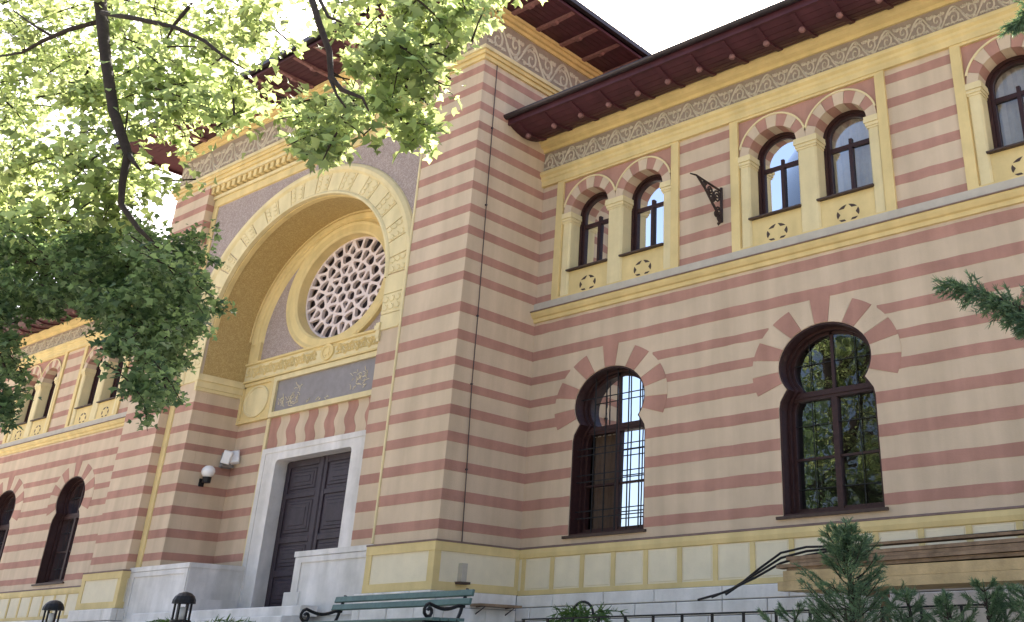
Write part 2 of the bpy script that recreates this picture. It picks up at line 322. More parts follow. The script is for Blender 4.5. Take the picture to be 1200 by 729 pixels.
# --- lower horseshoe windows
WY = 0.46
def horseshoe(cx):
    c = ell(cx, 4.02, 0.85, 0.65, -33, 213, 34)
    return [(cx-0.87, 1.68), (cx+0.87, 1.68), (cx+0.87, 3.36), (cx+0.845, 3.48), (cx+0.77, 3.59)] + c + [(cx-0.77, 3.59), (cx-0.845, 3.48), (cx-0.87, 3.36)]
VB = [-22, -4, 12, 29, 47, 64, 81.5, 98.5, 116, 133, 151, 168, 184, 202]
def lower_window(cx, wall, style):
    h = horseshoe(cx)
    for i in range(13):
        a0, a1 = VB[i], VB[i+1]; n_ = 4
        mb = MB(); big = 0.06 if i in (6,) else 0.0
        ringplate(mb, cx, 4.02, (0.853, 0.653), (1.36, 1.06+big), a0+0.25, a1-0.25, n_, -0.009 if i % 2 == 0 else -0.007, 0.02)
        mb.build('voussoir', 'red' if i % 2 == 0 else 'cream', wall)
    win = MB()
    o1 = offset(h, 0.0); o2 = offset(h, 0.075); win.plate(o1, [o2], 0.22, 0.44)
    win.plate(offset(h, 0.001), [offset(h, 0.028)], 0.012, 0.23)
    wn = win.build('window', 'wood', B)
    i1 = offset(h, 0.07); i2 = offset(h, 0.125)
    MB().plate(i1, [i2], 0.30, 0.40).build('sash_frame', 'wood', wn)
    mb = MB(); mb.box(cx-0.80, cx+0.80, 0.27, 0.42, 3.50, 3.64); mb.box(cx-0.83, cx+0.83, 0.25, 0.34, 3.55, 3.59); mb.build('transom', 'wood', wn)
    MB().box(cx-0.05, cx+0.05, 0.275, 0.405, 1.70, 3.51).build('mullion', 'wood', wn)
    MB().box(cx-0.025, cx+0.025, 0.30, 0.39, 3.63, 4.60).build('glazing_bar', 'wood', wn)
    if style != 'curtain':
        MB().box(cx-0.75, cx+0.75, 0.302, 0.392, 2.55, 2.585).build('glazing_bar', 'wood', wn)
    g = offset(h, 0.10)
    for sx in (-1, 1):
        for sz in (-1, 1):
            q = clip(clip(g, -sx, 0, -sx*cx), 0, -sz, -sz*3.57)
            p = MB().plate(q, [], 0.35, 0.355, outer_side=False).build('pane', 'glass', wn)
            # each casement hangs a little out of true, so each pane mirrors its own bit of sky
            px_ = cx + sx*0.8; tz = R(62) if (style, sx, sz) == ('sky', -1, -1) else R(0.6*sx); tx = R(0.5*sz)
            Mx = Matrix.Translation((px_, 0.35, 3)) @ Matrix.Rotation(tz, 4, 'Z') @ Matrix.Rotation(tx, 4, 'X') @ Matrix.Translation((-px_, -0.35, -3))
            p.data.transform(Mx)
    # iron grille
    gr = MB()
    if style == 'sky':
        for k in range(-2, 3):
            x = cx+k*0.27+0.10; zt = 4.02+0.63*math.sqrt(max(0.02, 1-((x-cx)/0.84)**2)); gr.box(x-0.009, x+0.009, 0.12, 0.138, 1.69, zt)
        for z in (1.98, 2.10, 2.62, 2.74, 3.10, 3.22, 4.15): gr.box(cx-0.84, cx+0.84, 0.128, 0.14, z-0.009, z+0.009)
    else:
        for x in (cx-0.42, cx+0.42): gr.box(x-0.006, x+0.006, 0.30, 0.312, 1.69, 4.02+0.63*math.sqrt(1-0.25))
        for z in (2.1, 3.1, 4.1): gr.box(cx-0.80, cx+0.80, 0.303, 0.312, z-0.006, z+0.006)
    gr.build('grille', 'iron', wn)
    MB().box(cx-0.98, cx+0.93, -0.05, 0.44, 1.635, 1.679).build('sill', 'wooddark', wn)
    rm = MB(); rm.box(cx-1.1, cx+1.1, 0.47, 1.6, 1.5, 4.9); rm.f = rm.f[:2] + rm.f[3:]
    rm.build('room_recess', 'room', wn)
    if style == 'sky':
        cu = MB(); pts = [(cx-0.78+0.8*i/24, 0.50+0.015*math.sin(i*1.7)) for i in range(25)]
        cu.add([(x, y, 1.7) for x, y in pts]+[(x, y, 3.55) for x, y in pts], [(i, i+1, 26+i, 25+i) for i in range(24)])
        cu.build('curtain', 'browncurtain', wn)
        cu = MB(); pts = [(cx-0.85+0.9*i/24, 0.49+0.015*math.sin(i*1.9)) for i in range(25)]
        cu.add([(x, y, 3.5) for x, y in pts]+[(x, y, 4.7) for x, y in pts], [(i, i+1, 26+i, 25+i) for i in range(24)])
        cu.build('curtain', 'curtain', wn)
    return h
# --- upper paired windows: x positions within a 3.22 m group
GW = 3.22
def upper_group(gx, wall, panes):
    x0 = gx-GW/2; Z0, Z1 = 6.29, 8.95
    gp = MB()
    gp.plate([(x0, Z0), (x0+GW, Z0), (x0+GW, Z1), (x0, Z1)], [[(x0+0.18, Z0+0.03), (x0+GW-0.18, Z0+0.03), (x0+GW-0.18, Z1-0.05), (x0+0.18, Z1-0.05)]], -0.05, 0.05)
    grp = gp.build('window_surround', 'yellow', B)
    ops = [(x0+0.40, x0+1.42), (x0+1.80, x0+2.82)]
    sz = 8.14; arcs = []
    for a, b_ in ops:
        c = (a+b_)/2; arcs.append([(a, 7.95), (b_, 7.95)] + ell(c, sz, 0.51, 0.44, 0, 180, 20))
    ol = [(x0+0.18, 7.95)]
    for a, b_ in ops: ol += [(a-0.01, 7.95)] + ell((a+b_)/2, sz, 0.52, 0.45, 180, 0, 20) + [(b_+0.01, 7.95)]
    ol += [(x0+GW-0.18, 7.95), (x0+GW-0.18, 8.94), (x0+0.18, 8.94)]
    MB().plate(ol, [], 0.0, 0.44).build('spandrel', 'red', grp)
    for a, b_ in ops:
        c = (a+b_)/2; N = 9
        for i in range(N):
            a0, a1 = 180*i/N, 180*(i+1)/N
            ro = (0.705, 0.69)
            mb = MB(); ringplate(mb, c, sz, (0.51, 0.44), ro, a0+0.3, a1-0.3, 3, -0.022 if i % 2 else -0.026, 0.43)
            if c > gx:      # the inner halves of the two rings share the middle: keep the right one behind
                for k, v in enumerate(mb.v):
                    if v[0] < gx+0.002 and v[1] < 0: mb.v[k] = (gx+0.002, v[1], v[2])
            else:
                for k, v in enumerate(mb.v):
                    if v[0] > gx-0.002 and v[1] < 0: mb.v[k] = (gx-0.002, v[1], v[2])
            mb.build('voussoir', 'cream' if i % 2 == 0 else 'red', grp)
        mb = MB(); ringsweep(mb, c, sz, [(0.70, 0.0), (0.70, -0.04), (0.735, -0.04), (0.735, 0.0)], 1.02, 14, 166, 24); mb.build('arch_moulding', 'paleyellow', grp)
    # piers with capitals
    for a, b_ in ((x0+0.18, x0+0.40), (x0+1.42, x0+1.80), (x0+2.82, x0+3.04)):
        pr = MB().cbox(a, b_, -0.012, 0.44, Z0+0.001, 7.99, 0.03).build('pier', 'paleyellow', grp)
        c = MB()
        for k, (z, e) in enumerate(((7.93, 0.012), (7.97, 0.03), (8.03, 0.05), (8.09, 0.045))):
            c.box(max(a-e, x0+0.181), min(b_+e, x0+GW-0.181), -0.012-e, 0.441, z, z+0.058)
        c.build('capital', 'paleyellow', pr)
    for k, (a, b_) in enumerate(ops):
        c = (a+b_)/2
        pn = MB().plate([(a-0.02, Z0), (b_+0.02, Z0), (b_+0.02, 6.84), (a-0.02, 6.84)], [], 0.03, 0.1, outer_side=False).build('sill_panel', 'yellow', grp)
        MB().sweepx([(0.44, 6.835), (-0.06, 6.835), (-0.06, 6.865), (0.44, 6.885)], a-0.03, b_+0.03).build('sill', 'wooddark', grp)
        rs = MB()
        for q in range(6):
            a0 = 30+60*q; arc = ell(c, 6.49, 0.215, 0.165, a0+5, a0+55, 6); inn = (c+0.145*math.cos(R(a0+30)), 6.49+0.112*math.sin(R(a0+30)))
            rs.plate(arc+[inn], [], 0.026, 0.031)
        rs.build('rosette_gap_shade', 'wooddark', pn)  # shade of the recessed gaps put in as dark flat segments
        # casement
        op = [(a, 6.87), (b_, 6.87)] + ell(c, sz, 0.51, 0.44, 0, 180, 20)
        w_ = MB().plate(op, [offset(op, 0.06)], 0.28, 0.44).build('window', 'wood', B)
        MB().plate(offset(op, 0.055), [offset(op, 0.115)], 0.32, 0.42).build('sash_frame', 'wood', w_)
        t = MB(); t.box(a+0.05, b_-0.05, 0.335, 0.415, 7.87, 7.95); t.box(c-0.03, c+0.03, 0.325, 0.40, 7.949, 8.05); t.build('transom', 'wood', w_)
        MB().box(c-0.032, c+0.032, 0.305, 0.40, 6.9, 7.88).build('mullion', 'wood', w_)
        g = offset(op, 0.08)
        for (s, q) in (('l', clip(clip(g, 1, 0, c), 0, 1, 7.92)), ('r', clip(clip(g, -1, 0, -c), 0, 1, 7.92)), ('t', clip(g, 0, -1, -7.92))):
            p = MB().plate(q, [], 0.36, 0.365, outer_side=False).build('pane', 'glass', w_)
            an = {'l': -1.2, 'r': 1.0, 't': 0.0}[s]+random.uniform(-.5, .5); px_ = c
            p.data.transform(Matrix.Translation((px_, 0.36, 7)) @ Matrix.Rotation(R(an), 4, 'Z') @ Matrix.Rotation(R(random.uniform(-.5, .5)), 4, 'X') @ Matrix.Translation((-px_, -0.36, -7)))
        rm = MB(); rm.box(a-0.15, b_+0.15, 0.46, 1.6, 6.7, 8.9); rm.f = rm.f[:2]+rm.f[3:]; rm.build('room_recess', 'room', w_)
        st = panes[k]
        if st:
            fr = {'half': (0.0, 0.52), 'full': (0.0, 1.0), 'top': (0, 1)}[st]
            xa, xb = a+0.02+(1.0)*fr[0], a+0.02+1.0*fr[1]; n_ = 24
            pts = [(xa+(xb-xa)*i/n_, 0.50+0.018*math.sin(i*1.6)) for i in range(n_+1)]; zb = 7.9 if st == 'top' else 6.9
            cu = MB(); cu.add([(x, y, zb) for x, y in pts]+[(x, y, 8.62) for x, y in pts], [(i, i+1, n_+2+i, n_+1+i) for i in range(n_)]); cu.build('curtain', 'curtain', w_)
    return (x0+0.16, x0+GW-0.16)
LEDGE = [(0.02, 5.885), (-0.04, 5.89), (-0.05, 5.96), (-0.09, 5.98), (-0.13, 6.04), (-0.14, 6.08), (0.02, 6.08)]
CORN1 = [(0.02, 8.95), (-0.07, 8.95), (-0.07, 9.07), (-0.10, 9.10), (-0.10, 9.16), (-0.15, 9.20), (-0.15, 9.27), (0.02, 9.27)]
CORN2 = [(0.02, 9.78), (-0.07, 9.78), (-0.08, 9.85), (-0.17, 9.88), (-0.19, 9.95), (-0.25, 9.98), (-0.25, 10.03), (0.02, 10.03)]
def vine(mb, x0, x1, zc, amp, y, per, tubew, P=lambda s, y, z: (s, y, z)):
    """running scroll: wavy stem with a spiral and leaf hooks in every bend; ribbons 1.5 cm proud"""
    def ribbon(pts, w0):
        n_ = len(pts); v = []
        for i, (s, z) in enumerate(pts):
            a, b_ = pts[max(i-1, 0)], pts[min(i+1, n_-1)]; dx, dz = b_[0]-a[0], b_[1]-a[1]; L = math.hypot(dx, dz) or 1
            ww = w0*(1-0.45*i/n_); v += [P(s-dz/L*ww, y+0.012, z+dx/L*ww), P(s, y-0.012, z), P(s+dz/L*ww, y+0.012, z-dx/L*ww)]
        mb.add(v, [(3*i+j, 3*i+j+1, 3*i+j+4, 3*i+j+3) for i in range(n_-1) for j in (0, 1)])
    n = int((x1-x0)/per)
    for k in range(n):
        s0 = x0+k*per+per*0.05; sg = 1 if k % 2 == 0 else -1
        ribbon([(s0+per*t/8, zc+sg*amp*math.sin(math.pi*t/8)) for t in range(9)], tubew*1.1)
        cx_, cz_ = s0+per*0.5, zc-sg*amp*0.15
        ribbon([(cx_+per*0.36*(1-t/14)*math.cos(sg*(2.6-t*0.72)), cz_+amp*0.80*(1-t/14)*math.sin(sg*(2.6-t*0.72))) for t in range(13)], tubew)
        for q in (0.08, 0.2, 0.42, 0.62, 0.8, 0.93):
            bx, bz = s0+per*q, zc-sg*amp*(0.75 if q != 0.62 else -0.55); j = random.uniform(-.3, .3)
            ribbon([(bx+per*0.10*t/3*math.cos(1.1+j+t*0.5), bz+amp*0.35*t/3*math.sin(1.1+j+t*0.5)*sg) for t in range(5)], tubew*1.2)
def painted(p, q, z0, z1, par):
    n_ = max(2, int((q-p)/0.22)); v = []
    for i in range(n_+1):
        x = p+(q-p)*i/n_; a = z0+random.gauss(0, 0.0035); b_ = z1+random.gauss(0, 0.0035); v += [(x, -0.004, a), (x, -0.004, b_), (x, 0.003, a), (x, 0.003, b_)]
    f = []
    for i in range(n_): k = 4*i; f += [(k, k+4, k+5, k+1), (k+2, k+6, k+4, k), (k+1, k+5, k+7, k+3)]
    f += [(0, 1, 3, 2), (4*n_, 4*n_+2, 4*n_+3, 4*n_+1)]
    return MB().add(v, f).build('stripe', 'red', par)
def wing(xa, xb, lows, ups, side):
    """one wing between xa and xb; plane Y = 0"""
    holes = [horseshoe(c) for c, _ in lows]
    gh = [(c-GW/2+0.16, c+GW/2-0.16) for c, _ in ups]
    holes += [[(a, 6.285), (b_, 6.285), (b_, 8.93), (a, 8.93)] for a, b_ in gh]
    wall = MB().plate([(xa, 1.45), (xb, 1.45), (xb, 9.6), (xa, 9.6)], holes, 0.0, WY, outer_side=False).build('wall', 'cream', B)
    back = MB(); back.box(xa, xb, 1.7, 8, GZ-0.3, 10.0); back.build('inner_wall', 'cream', B)
    for c, st in lows: lower_window(c, wall, st)
    for c, st in ups: upper_group(c, wall, st)
    for (z0, z1) in LOW+[u for u in UP if u[1] < 8.95]:
        cuts = []
        for c, _ in lows:
            zm = (z0+z1)/2
            if z1 < 3.62: cuts.append((c-0.872, c+0.872))
            elif z0 < 5.08:
                t = 1-((zm-4.02)/1.06)**2; cuts.append((c-1.30*math.sqrt(max(t, 0)), c+1.30*math.sqrt(max(t, 0))))
        if z0 > 6.2:
            for a, b_ in gh: cuts.append((a-0.02, b_+0.02))
        for p, q in seg(xa, xb, cuts): painted(p, q, z0, z1, wall)
    lg = MB().sweepx(LEDGE, xa, xb).build('ledge', 'yellow', B)
    MB().sweepx([(0.01, 6.081), (-0.165, 6.081), (-0.165, 6.10), (0.01, 6.115)], xa, xb).build('ledge_flashing', 'brownline', lg)
    MB().box(xa, xb, -0.056, 0.01, 6.112, 6.288).build('ledge_band', 'flash', lg)
    MB().sweepx(CORN1, xa, xb).build('cornice', 'yellow', B)
    fr = MB().box(xa, xb, -0.03, 0.02, 9.268, 9.782).build('frieze', 'friezebase', B)
    mb = MB(); vine(mb, xa, xb, 9.525, 0.20, -0.042, 0.31, 0.021)
    tag(mb.build('frieze_scroll', 'scroll', fr), kind='stuff')
    MB().sweepx(CORN2, xa, xb).build('cornice', 'yellow', B)
    # eaves
    eave = MB().box(xa, xb, -1.16, 0.1, 10.08, 10.12).build('eave', 'maroon', B)
    cv = [(-0.24, 10.0), (-0.36, 9.945), (-0.49, 9.905), (-0.62, 9.885), (-0.75, 9.885), (-0.88, 9.91), (-1.01, 9.95), (-1.15, 10.01)]
    for (ya, za), (yb, zb) in zip(cv[:-1], cv[1:]):
        MB().sweepx([(ya-0.006, za), (yb+0.006, zb), (yb+0.006, 10.079), (ya-0.006, 10.079)], xa, xb).build('soffit_board', 'maroon', eave)
    MB().box(xa, xb, -1.20, -1.15, 9.985, 10.16).build('fascia', 'maroon', eave)
    n_ = int((xb-xa)/0.75)
    rf = None
    for k in range(n_+1):
        x = (0.23+k*0.75) if side > 0 else (-12.43-k*0.75)
        if not xa+0.05 < x < xb-0.05: continue
        if rf is None:
            mb = MB(); mb.sweepx([(-0.26, 10.0), (-0.30, 9.93), (-0.5, 9.865), (-0.68, 9.845), (-0.80, 9.85), (-0.98, 9.90), (-1.14, 9.97), (-1.14, 10.05)], -0.05, 0.05)
            rf = mb.build('rafter', 'maroon', eave); rf.location = (x, 0, 0)
            rk = MB().lathe([(0.0, -0.07), (0.04, -0.06), (0.065, -0.02), (0.05, 0.03)], (0, 0, 0), 10).build('rafter_knob', 'maroon2', eave); rk.location = (x, -0.80, 9.84)
        else:
            for src, yy, zz in ((rf, 0, 0), (rk, -0.80, 9.84)):
                o = src.copy(); col.objects.link(o); o.location = (x, yy, zz)
    # gutter and roof
    prof = [(0.075*math.cos(R(a)), 0.075*math.sin(R(a))) for a in range(180, 361, 20)]
    pr = [(-1.275+a, 10.165+b_) for a, b_ in prof]+[(-1.275+a*0.88, 10.165+b_*0.88) for a, b_ in prof[::-1]]
    MB().sweepx(pr, xa, xb).build('gutter', 'gutter', eave)
    MB().sweepx([(-1.24, 10.13), (-1.24, 10.17), (8, 13.6), (8, 13.5)], xa, xb).build('roof', 'roof', B)
    return wall
wing(0.0, 15.5, [(2.06, 'sky'), (6.58, 'dark'), (11.10, 'dark')], [(2.07, ('top', 'top')), (6.50, (None, 'full')), (10.93, ('full', None))], 1)
wing(-30.0, -12.2, [(-12.2-2.06, 'dark'), (-12.2-6.58, 'dark'), (-12.2-11.10, 'dark')], [(-12.2-2.07, (None, None)), (-12.2-6.50, (None, None)), (-12.2-10.93, (None, None))], -1)

# --- plinth of the wings
def wing_plinth(xa, xb, s):
    p = MB(); p.box(xa, xb, -0.05, 0.1, 0.5, 1.50); pl = p.build('plinth', 'panel', B)
    MB().sweepx([(0.01, 1.50), (-0.075, 1.50), (-0.075, 1.515), (0.01, 1.55)], xa, xb).build('plinth_cap', 'brownline', pl)
    MB().sweepx([(-0.04, 1.33), (-0.075, 1.35), (-0.085, 1.42), (-0.07, 1.499), (-0.04, 1.499)], xa, xb).build('plinth_rail', 'yellow', pl)
    ubox('plinth_rail', 'yellow', xa, xb, -0.07, -0.04, 0.71, 0.795, pl)
    x = 0.19 if s > 0 else -12.2-0.19
    while xa < x < xb:
        ubox('plinth_stile', 'yellow', x-0.045, x+0.045, -0.068, -0.04, 0.795, 1.34, pl); 
        a, b_ = sorted((x+s*0.075, x+s*(0.71-0.075)))
        if b_ < xb and a > xa:
            pb = MB().cbox(a, b_, -0.058, -0.045, 0.82, 1.31, 0.006); pb.build('plinth_panel', 'panel', pl)
        x += s*0.71
    return pl
wing_plinth(0.0, 15.5, 1); wing_plinth(-30.0, -12.2, -1)
# --- limestone base courses
def base_course(xa, xb, yf, z0, z1, L, par, off):
    x = xa-off
    while x < xb:
        ln = L*random.uniform(0.85, 1.15); a, b_ = max(x, xa)+0.007, min(x+ln, xb)-0.007; x += ln
        if b_-a < 0.05: continue
        d = random.uniform(-0.006, 0.006)
        MB().cbox(a, b_, yf+d, yf+0.12, z0+0.006, z1-0.006, 0.012).build('stone_block', 'stone', par)
for xa, xb, ba, bb_ in ((0.14, 15.5, -0.05, 15.5), (-30, -12.3, -30, -12.15)):
    base = MB().box(ba, bb_, -0.10, 0.1, GZ-0.2, 0.708).build('base', 'joint', B)
    for (z0, z1, L, o) in ((0.50, 0.706, 1.25, 0.3), (0.28, 0.50, 0.85, 0.5), (0.02, 0.28, 1.05, 0.1), (GZ-0.02, 0.02, 1.0, 0.6)):
        base_course(xa, xb, -0.16, z0, z1, L, base, o)

# --- central block
XL, XR, YF = -12.2, 0.0, -2.0
XC = -6.1
body = MB(); body.box(XL+0.01, XR-0.01, 0.6, 9, GZ-0.2, 12.9); body.box(XL+0.3, XR-0.3, -0.1, 0.7, 10.9, 12.9); body.build('inner_wall', 'cream', B)
def pylon(x0, x1):
    pw = MB(); pw.box(x0, x1, YF, 0.35, 1.45, 11.3); o = pw.build('pylon', 'cream', B)
    for (z0, z1) in LOW+UP:
        ubox('stripe', 'red', x0-0.004, x1+0.004, YF-0.004, 0.0, z0, z1, o)      # wraps the corner
    p = MB(); p.box(x0-0.05, x1+0.05, YF-0.06, 0.02, 0.5, 1.50); pl = p.build('plinth', 'panel', o)
    def hoop(z0, z1, d, m, nm):
        q = MB(); q.box(x0-0.05-d, x1+0.05+d, YF-0.06-d, 0.0, z0, z1); q.build(nm, m, pl)
    hoop(1.50, 1.53, 0.03, 'brownline', 'plinth_cap'); hoop(1.35, 1.499, 0.022, 'yellow', 'plinth_rail'); hoop(0.72, 0.86, 0.018, 'yellow', 'plinth_rail')
    for (a, b_) in ((x0-0.065, x0+0.09), (x1-0.09, x1+0.065)):
        ubox('plinth_stile', 'yellow', a, b_, YF-0.075, YF+0.07, 0.86, 1.35, pl)
    ubox('plinth_stile', 'yellow', x1, x1+0.066, -0.14, -0.002, 0.86, 1.35, pl)
    bb = MB(); bb.box(x0-0.1, x1+0.1, YF-0.11, -0.02, GZ-0.2, 0.718); bs = bb.build('base', 'joint', o)
    for (z0, z1, L, of) in ((0.46, 0.716, 0.95, 0.3), (0.22, 0.46, 0.8, 0.5), (-0.04, 0.22, 0.9, 0.1), (GZ-0.02, -0.04, 1.0, 0.6)):
        base_course(x0-0.16, x1+0.16, YF-0.17, z0, z1, L, bs, of)
        y = -0.17
        while y > YF-0.05:      # side blocks
            ln = random.uniform(0.7, 1.0); ya = max(y-ln, YF-0.045)
            if y-ya > 0.06: ubox('stone_block', 'stone', x1+0.02, x1+0.165+random.uniform(-.005, .005), ya+0.005, y-0.005, z0+0.005, z1-0.005, bs)
            y -= ln
    return o
pyR = pylon(-1.7, 0.0); pyL = pylon(XL, -10.5)
# side walls of the block behind the pylons, above the wing roofs
sw = MB(); sw.box(XR-0.3, XR, 0.34, 9, 9.0, 11.3); sw = sw.build('wall', 'cream', B)
for (z0, z1) in UP:
    if z0 > 9: ubox('stripe', 'red', XR-0.1, XR+0.004, 0.3, 9, z0, z1, sw)
# --- crown of the block: moulding, frieze, moulding, eaves, all round the front and right side
def loop_box(name, m, e, z0, z1, par, thick=0.5):
    """U-shaped band round front and both sides, projecting e"""
    q = [(XL-e, 9.0), (XL-e, YF-e), (XR+e, YF-e), (XR+e, 9.0), (XR-thick, 9.0), (XR-thick, YF+thick), (XL+thick, YF+thick), (XL+thick, 9.0)]
    mb = MB(); n_ = 8
    v = [(x, y, z0) for x, y in q]+[(x, y, z1) for x, y in q]
    f = [(i, (i+1) % n_, (i+1) % n_+n_, i+n_) for i in range(n_)]
    for a, b_, c, d in ((0, 1, 6, 7), (1, 2, 5, 6), (2, 3, 4, 5)): f += [(a, d, c, b_), (a+8, b_+8, c+8, d+8)]
    return mb.add(v, f).build(name, m, par)
cr = loop_box('crown_cornice', 'yellow', 0.05, 11.24, 11.34, B)
loop_box('crown_moulding', 'yellow', 0.10, 11.338, 11.42, cr); loop_box('crown_moulding', 'paleyellow', 0.15, 11.418, 11.50, cr)
cf = loop_box('crown_frieze', 'friezebase', 0.02, 11.498, 12.36, B)
mb = MB(); Q = lambda s, y, z: (-y, s, z)
vine(mb, XL, XR, 11.93, 0.34, YF-0.034, 0.52, 0.036); vine(mb, YF, 9, 11.93, 0.34, -(XR+0.034), 0.52, 0.036, Q)
tag(mb.build('frieze_scroll', 'scroll', cf), kind='stuff')
cr2 = loop_box('crown_cornice', 'yellow', 0.06, 12.358, 12.45, B); loop_box('crown_moulding', 'yellow', 0.13, 12.449, 12.54, cr2); loop_box('crown_moulding', 'yellow', 0.19, 12.539, 12.62, cr2)
EV = 1.35
ce = MB(); ce.box(XL-EV, XR+EV, YF-EV, 10, 12.66, 12.72); ce = ce.build('eave', 'maroon', B)
for k in range(8):       # soffit boards of the right side and the front
    e0 = 0.21+k*0.14
    ubox('soffit_board', 'maroon', XR+e0, XR+e0+0.13, YF-e0-0.13, 9.5, 12.635, 12.661, ce)
    ubox('soffit_board', 'maroon', XL-e0, XR+e0-0.005, YF-e0-0.13, YF-e0, 12.635, 12.661, ce)
loop_box('fascia', 'maroon', EV, 12.60, 12.80, ce, -EV+0.05)
loop_box('gutter', 'gutter', EV+0.12, 12.70, 12.82, ce, -EV-0.002)
for k in range(14):
    y = YF+0.5+k*0.78
    mb = MB(); mb.sweepy([(0.15, 12.637), (0.15, 12.575), (0.62, 12.575), (0.68, 12.54), (0.78, 12.54), (0.82, 12.58), (EV-0.02, 12.61), (EV-0.02, 12.637)], y-0.05, y+0.05); mb.build('rafter', 'maroon2', ce)
for k in range(15):
    x = XL+0.5+k*0.8
    mb = MB(); mb.sweepx([(YF-0.15, 12.637), (YF-0.15, 12.575), (YF-0.62, 12.575), (YF-0.68, 12.54), (YF-0.78, 12.54), (YF-0.82, 12.58), (YF-EV+0.02, 12.61), (YF-EV+0.02, 12.637)], x-0.05, x+0.05); mb.build('rafter', 'maroon2', ce)
rf = MB(); a = (XL-EV-.1, YF-EV-.1, 12.78); b_ = (XR+EV+.1, YF-EV-.1, 12.78); c = (XR+EV+.1, 10, 12.78); d = (XL-EV-.1, 10, 12.78); e = (-6.1, 4, 15.6); f = (-6.1, 6, 15.6)
rf.add([a, b_, c, d, e, f], [(0, 1, 4), (1, 2, 5, 4), (2, 3, 5), (3, 0, 4, 5), (0, 3, 2, 1)]); rf.build('roof', 'roof', B)

# --- the portal: recessed plane Y = PY between the pylons
PY, PB = -1.75, -0.50
AX, AZ, ARX, ARZ = XC, 7.0, 3.37, 2.69
def arch_loop(rx, rz, zb): return [(AX-rx, zb), (AX+rx, zb)] + ell(AX, AZ, rx, rz, 0, 180, 60)
ZT = 11.25
ol = [(-10.52, 1.40), (AX-3.40, 1.40), (AX-3.40, 5.95)] + ell(AX, AZ, 3.40, 2.715, 180, 0, 60) + [(AX+3.40, 5.95), (AX+3.40, 1.40), (-1.68, 1.40), (-1.68, ZT), (-10.52, ZT)]
pw = MB().plate(ol, [], PY, PY+0.3).build('portal_wall', 'cream', B)
MB().cbox(-1.745, -1.695, YF-0.03, YF+0.02, 1.56, 10.8, 0.01).build('corner_bead', 'paleyellow', pyR)
for (z0, z1) in LOW:
    if z1 < 5.75:
        for a, b_ in ((-10.5, AX-3.4), (AX+3.4, -1.7)): ubox('stripe', 'red', a, b_+0.0, PY-0.004, PY+0.01, z0, z1, pw)
fr = MB()
for a in (-10.5, -1.92): fr.cbox(a, a+0.2, PY-0.045, PY+0.01, 1.56, 10.62, 0.012)
fr.cbox(-10.5, -1.72, PY-0.05, PY+0.01, 10.62, 10.84, 0.015); frame = fr.build('portal_frame', 'yellow', B)
# spandrels
for s in (-1, 1):
    lo = ell(AX, AZ, 4.30, 3.44, 90, 180 if s < 0 else 0, 30)
    x_out = -10.3 if s < 0 else -1.92
    q = [(AX+s*0.06, AZ+3.44)] + [(min(max(x, -10.29), -1.925), z) for x, z in lo if abs(x-AX) > 0.06] + [(x_out, AZ), (x_out, 10.6), (AX+s*0.06, 10.6)]
    o = MB().plate(q if s < 0 else q, [], PY-0.006, PY+0.01).build('spandrel', 'mauve', frame)
# dentil cornice over the frame
dc = MB(); dc.box(-10.5, -1.7, PY-0.10, PY+0.02, 10.84, 10.93); dc.box(-10.5, -1.7, PY-0.24, PY+0.02, 11.14, 11.24); dcn = dc.build('dentil_cornice', 'paleyellow', B)
x = -10.45; first = None
while x < -1.8:
    if first is None: first = MB().cbox(-0.07, 0.07, PY-0.20, PY, 10.96, 11.14, 0.01).build('dentil', 'yellow', dcn); first.location = (x, 0, 0)
    else: o = first.copy(); col.objects.link(o); o.location = (x, 0, 0)
    x += 0.245
# archivolt blocks
ab = MB(); ringsweep(ab, AX, AZ, [(4.02, PY), (4.02, PY-0.03), (4.08, PY-0.085), (4.18, PY-0.10), (4.27, PY-0.05), (4.30, PY)], 1.25, -1, 181, 72)
ab2 = ab.build('arch', 'paleyellow', B, smooth=False)
mb = MB(); ringsweep(mb, AX, AZ, [(3.37, PY+0.05), (3.37, PY-0.055), (3.42, PY-0.06), (3.47, PY-0.03), (3.47, PY)], 1.2528, -1, 181, 72); mb.build('arch_moulding', 'paleyellow', ab2)
def arch_block(a0, a1, deco):
    mb = MB(); ringplate(mb, AX, AZ, (3.475, 2.775), (4.02, 3.215), a0+0.25, a1-0.25, 4, PY-0.028, PY+0.01)
    o = mb.build('arch_block', 'paleyellow', ab2)
    if deco:
        am = (a0+a1)/2; mb = MB()
        for k in range(3):
            t = (k+0.5)/3; rx = 3.50+0.5*t; rz = 2.80+0.40*t
            for j in (-0.27, 0.27):
                aa = am+j*(a1-a0); c = (AX+rx*math.cos(R(aa)), AZ+rz*math.sin(R(aa)))
                q = [(c[0]+0.095*r_*math.cos(R(w_)), c[1]+0.075*r_*math.sin(R(w_))) for w_, r_ in [(i*22.5, (1 if i % 2 == 0 else 0.55)) for i in range(16)]]
                mb.plate(q, [], PY-0.040, PY-0.026)
        mb.build('block_relief', 'paleyellow', o)
NB = 23
for i in range(NB): arch_block(180*i/NB, 180*(i+1)/NB, i % 2 == 0)
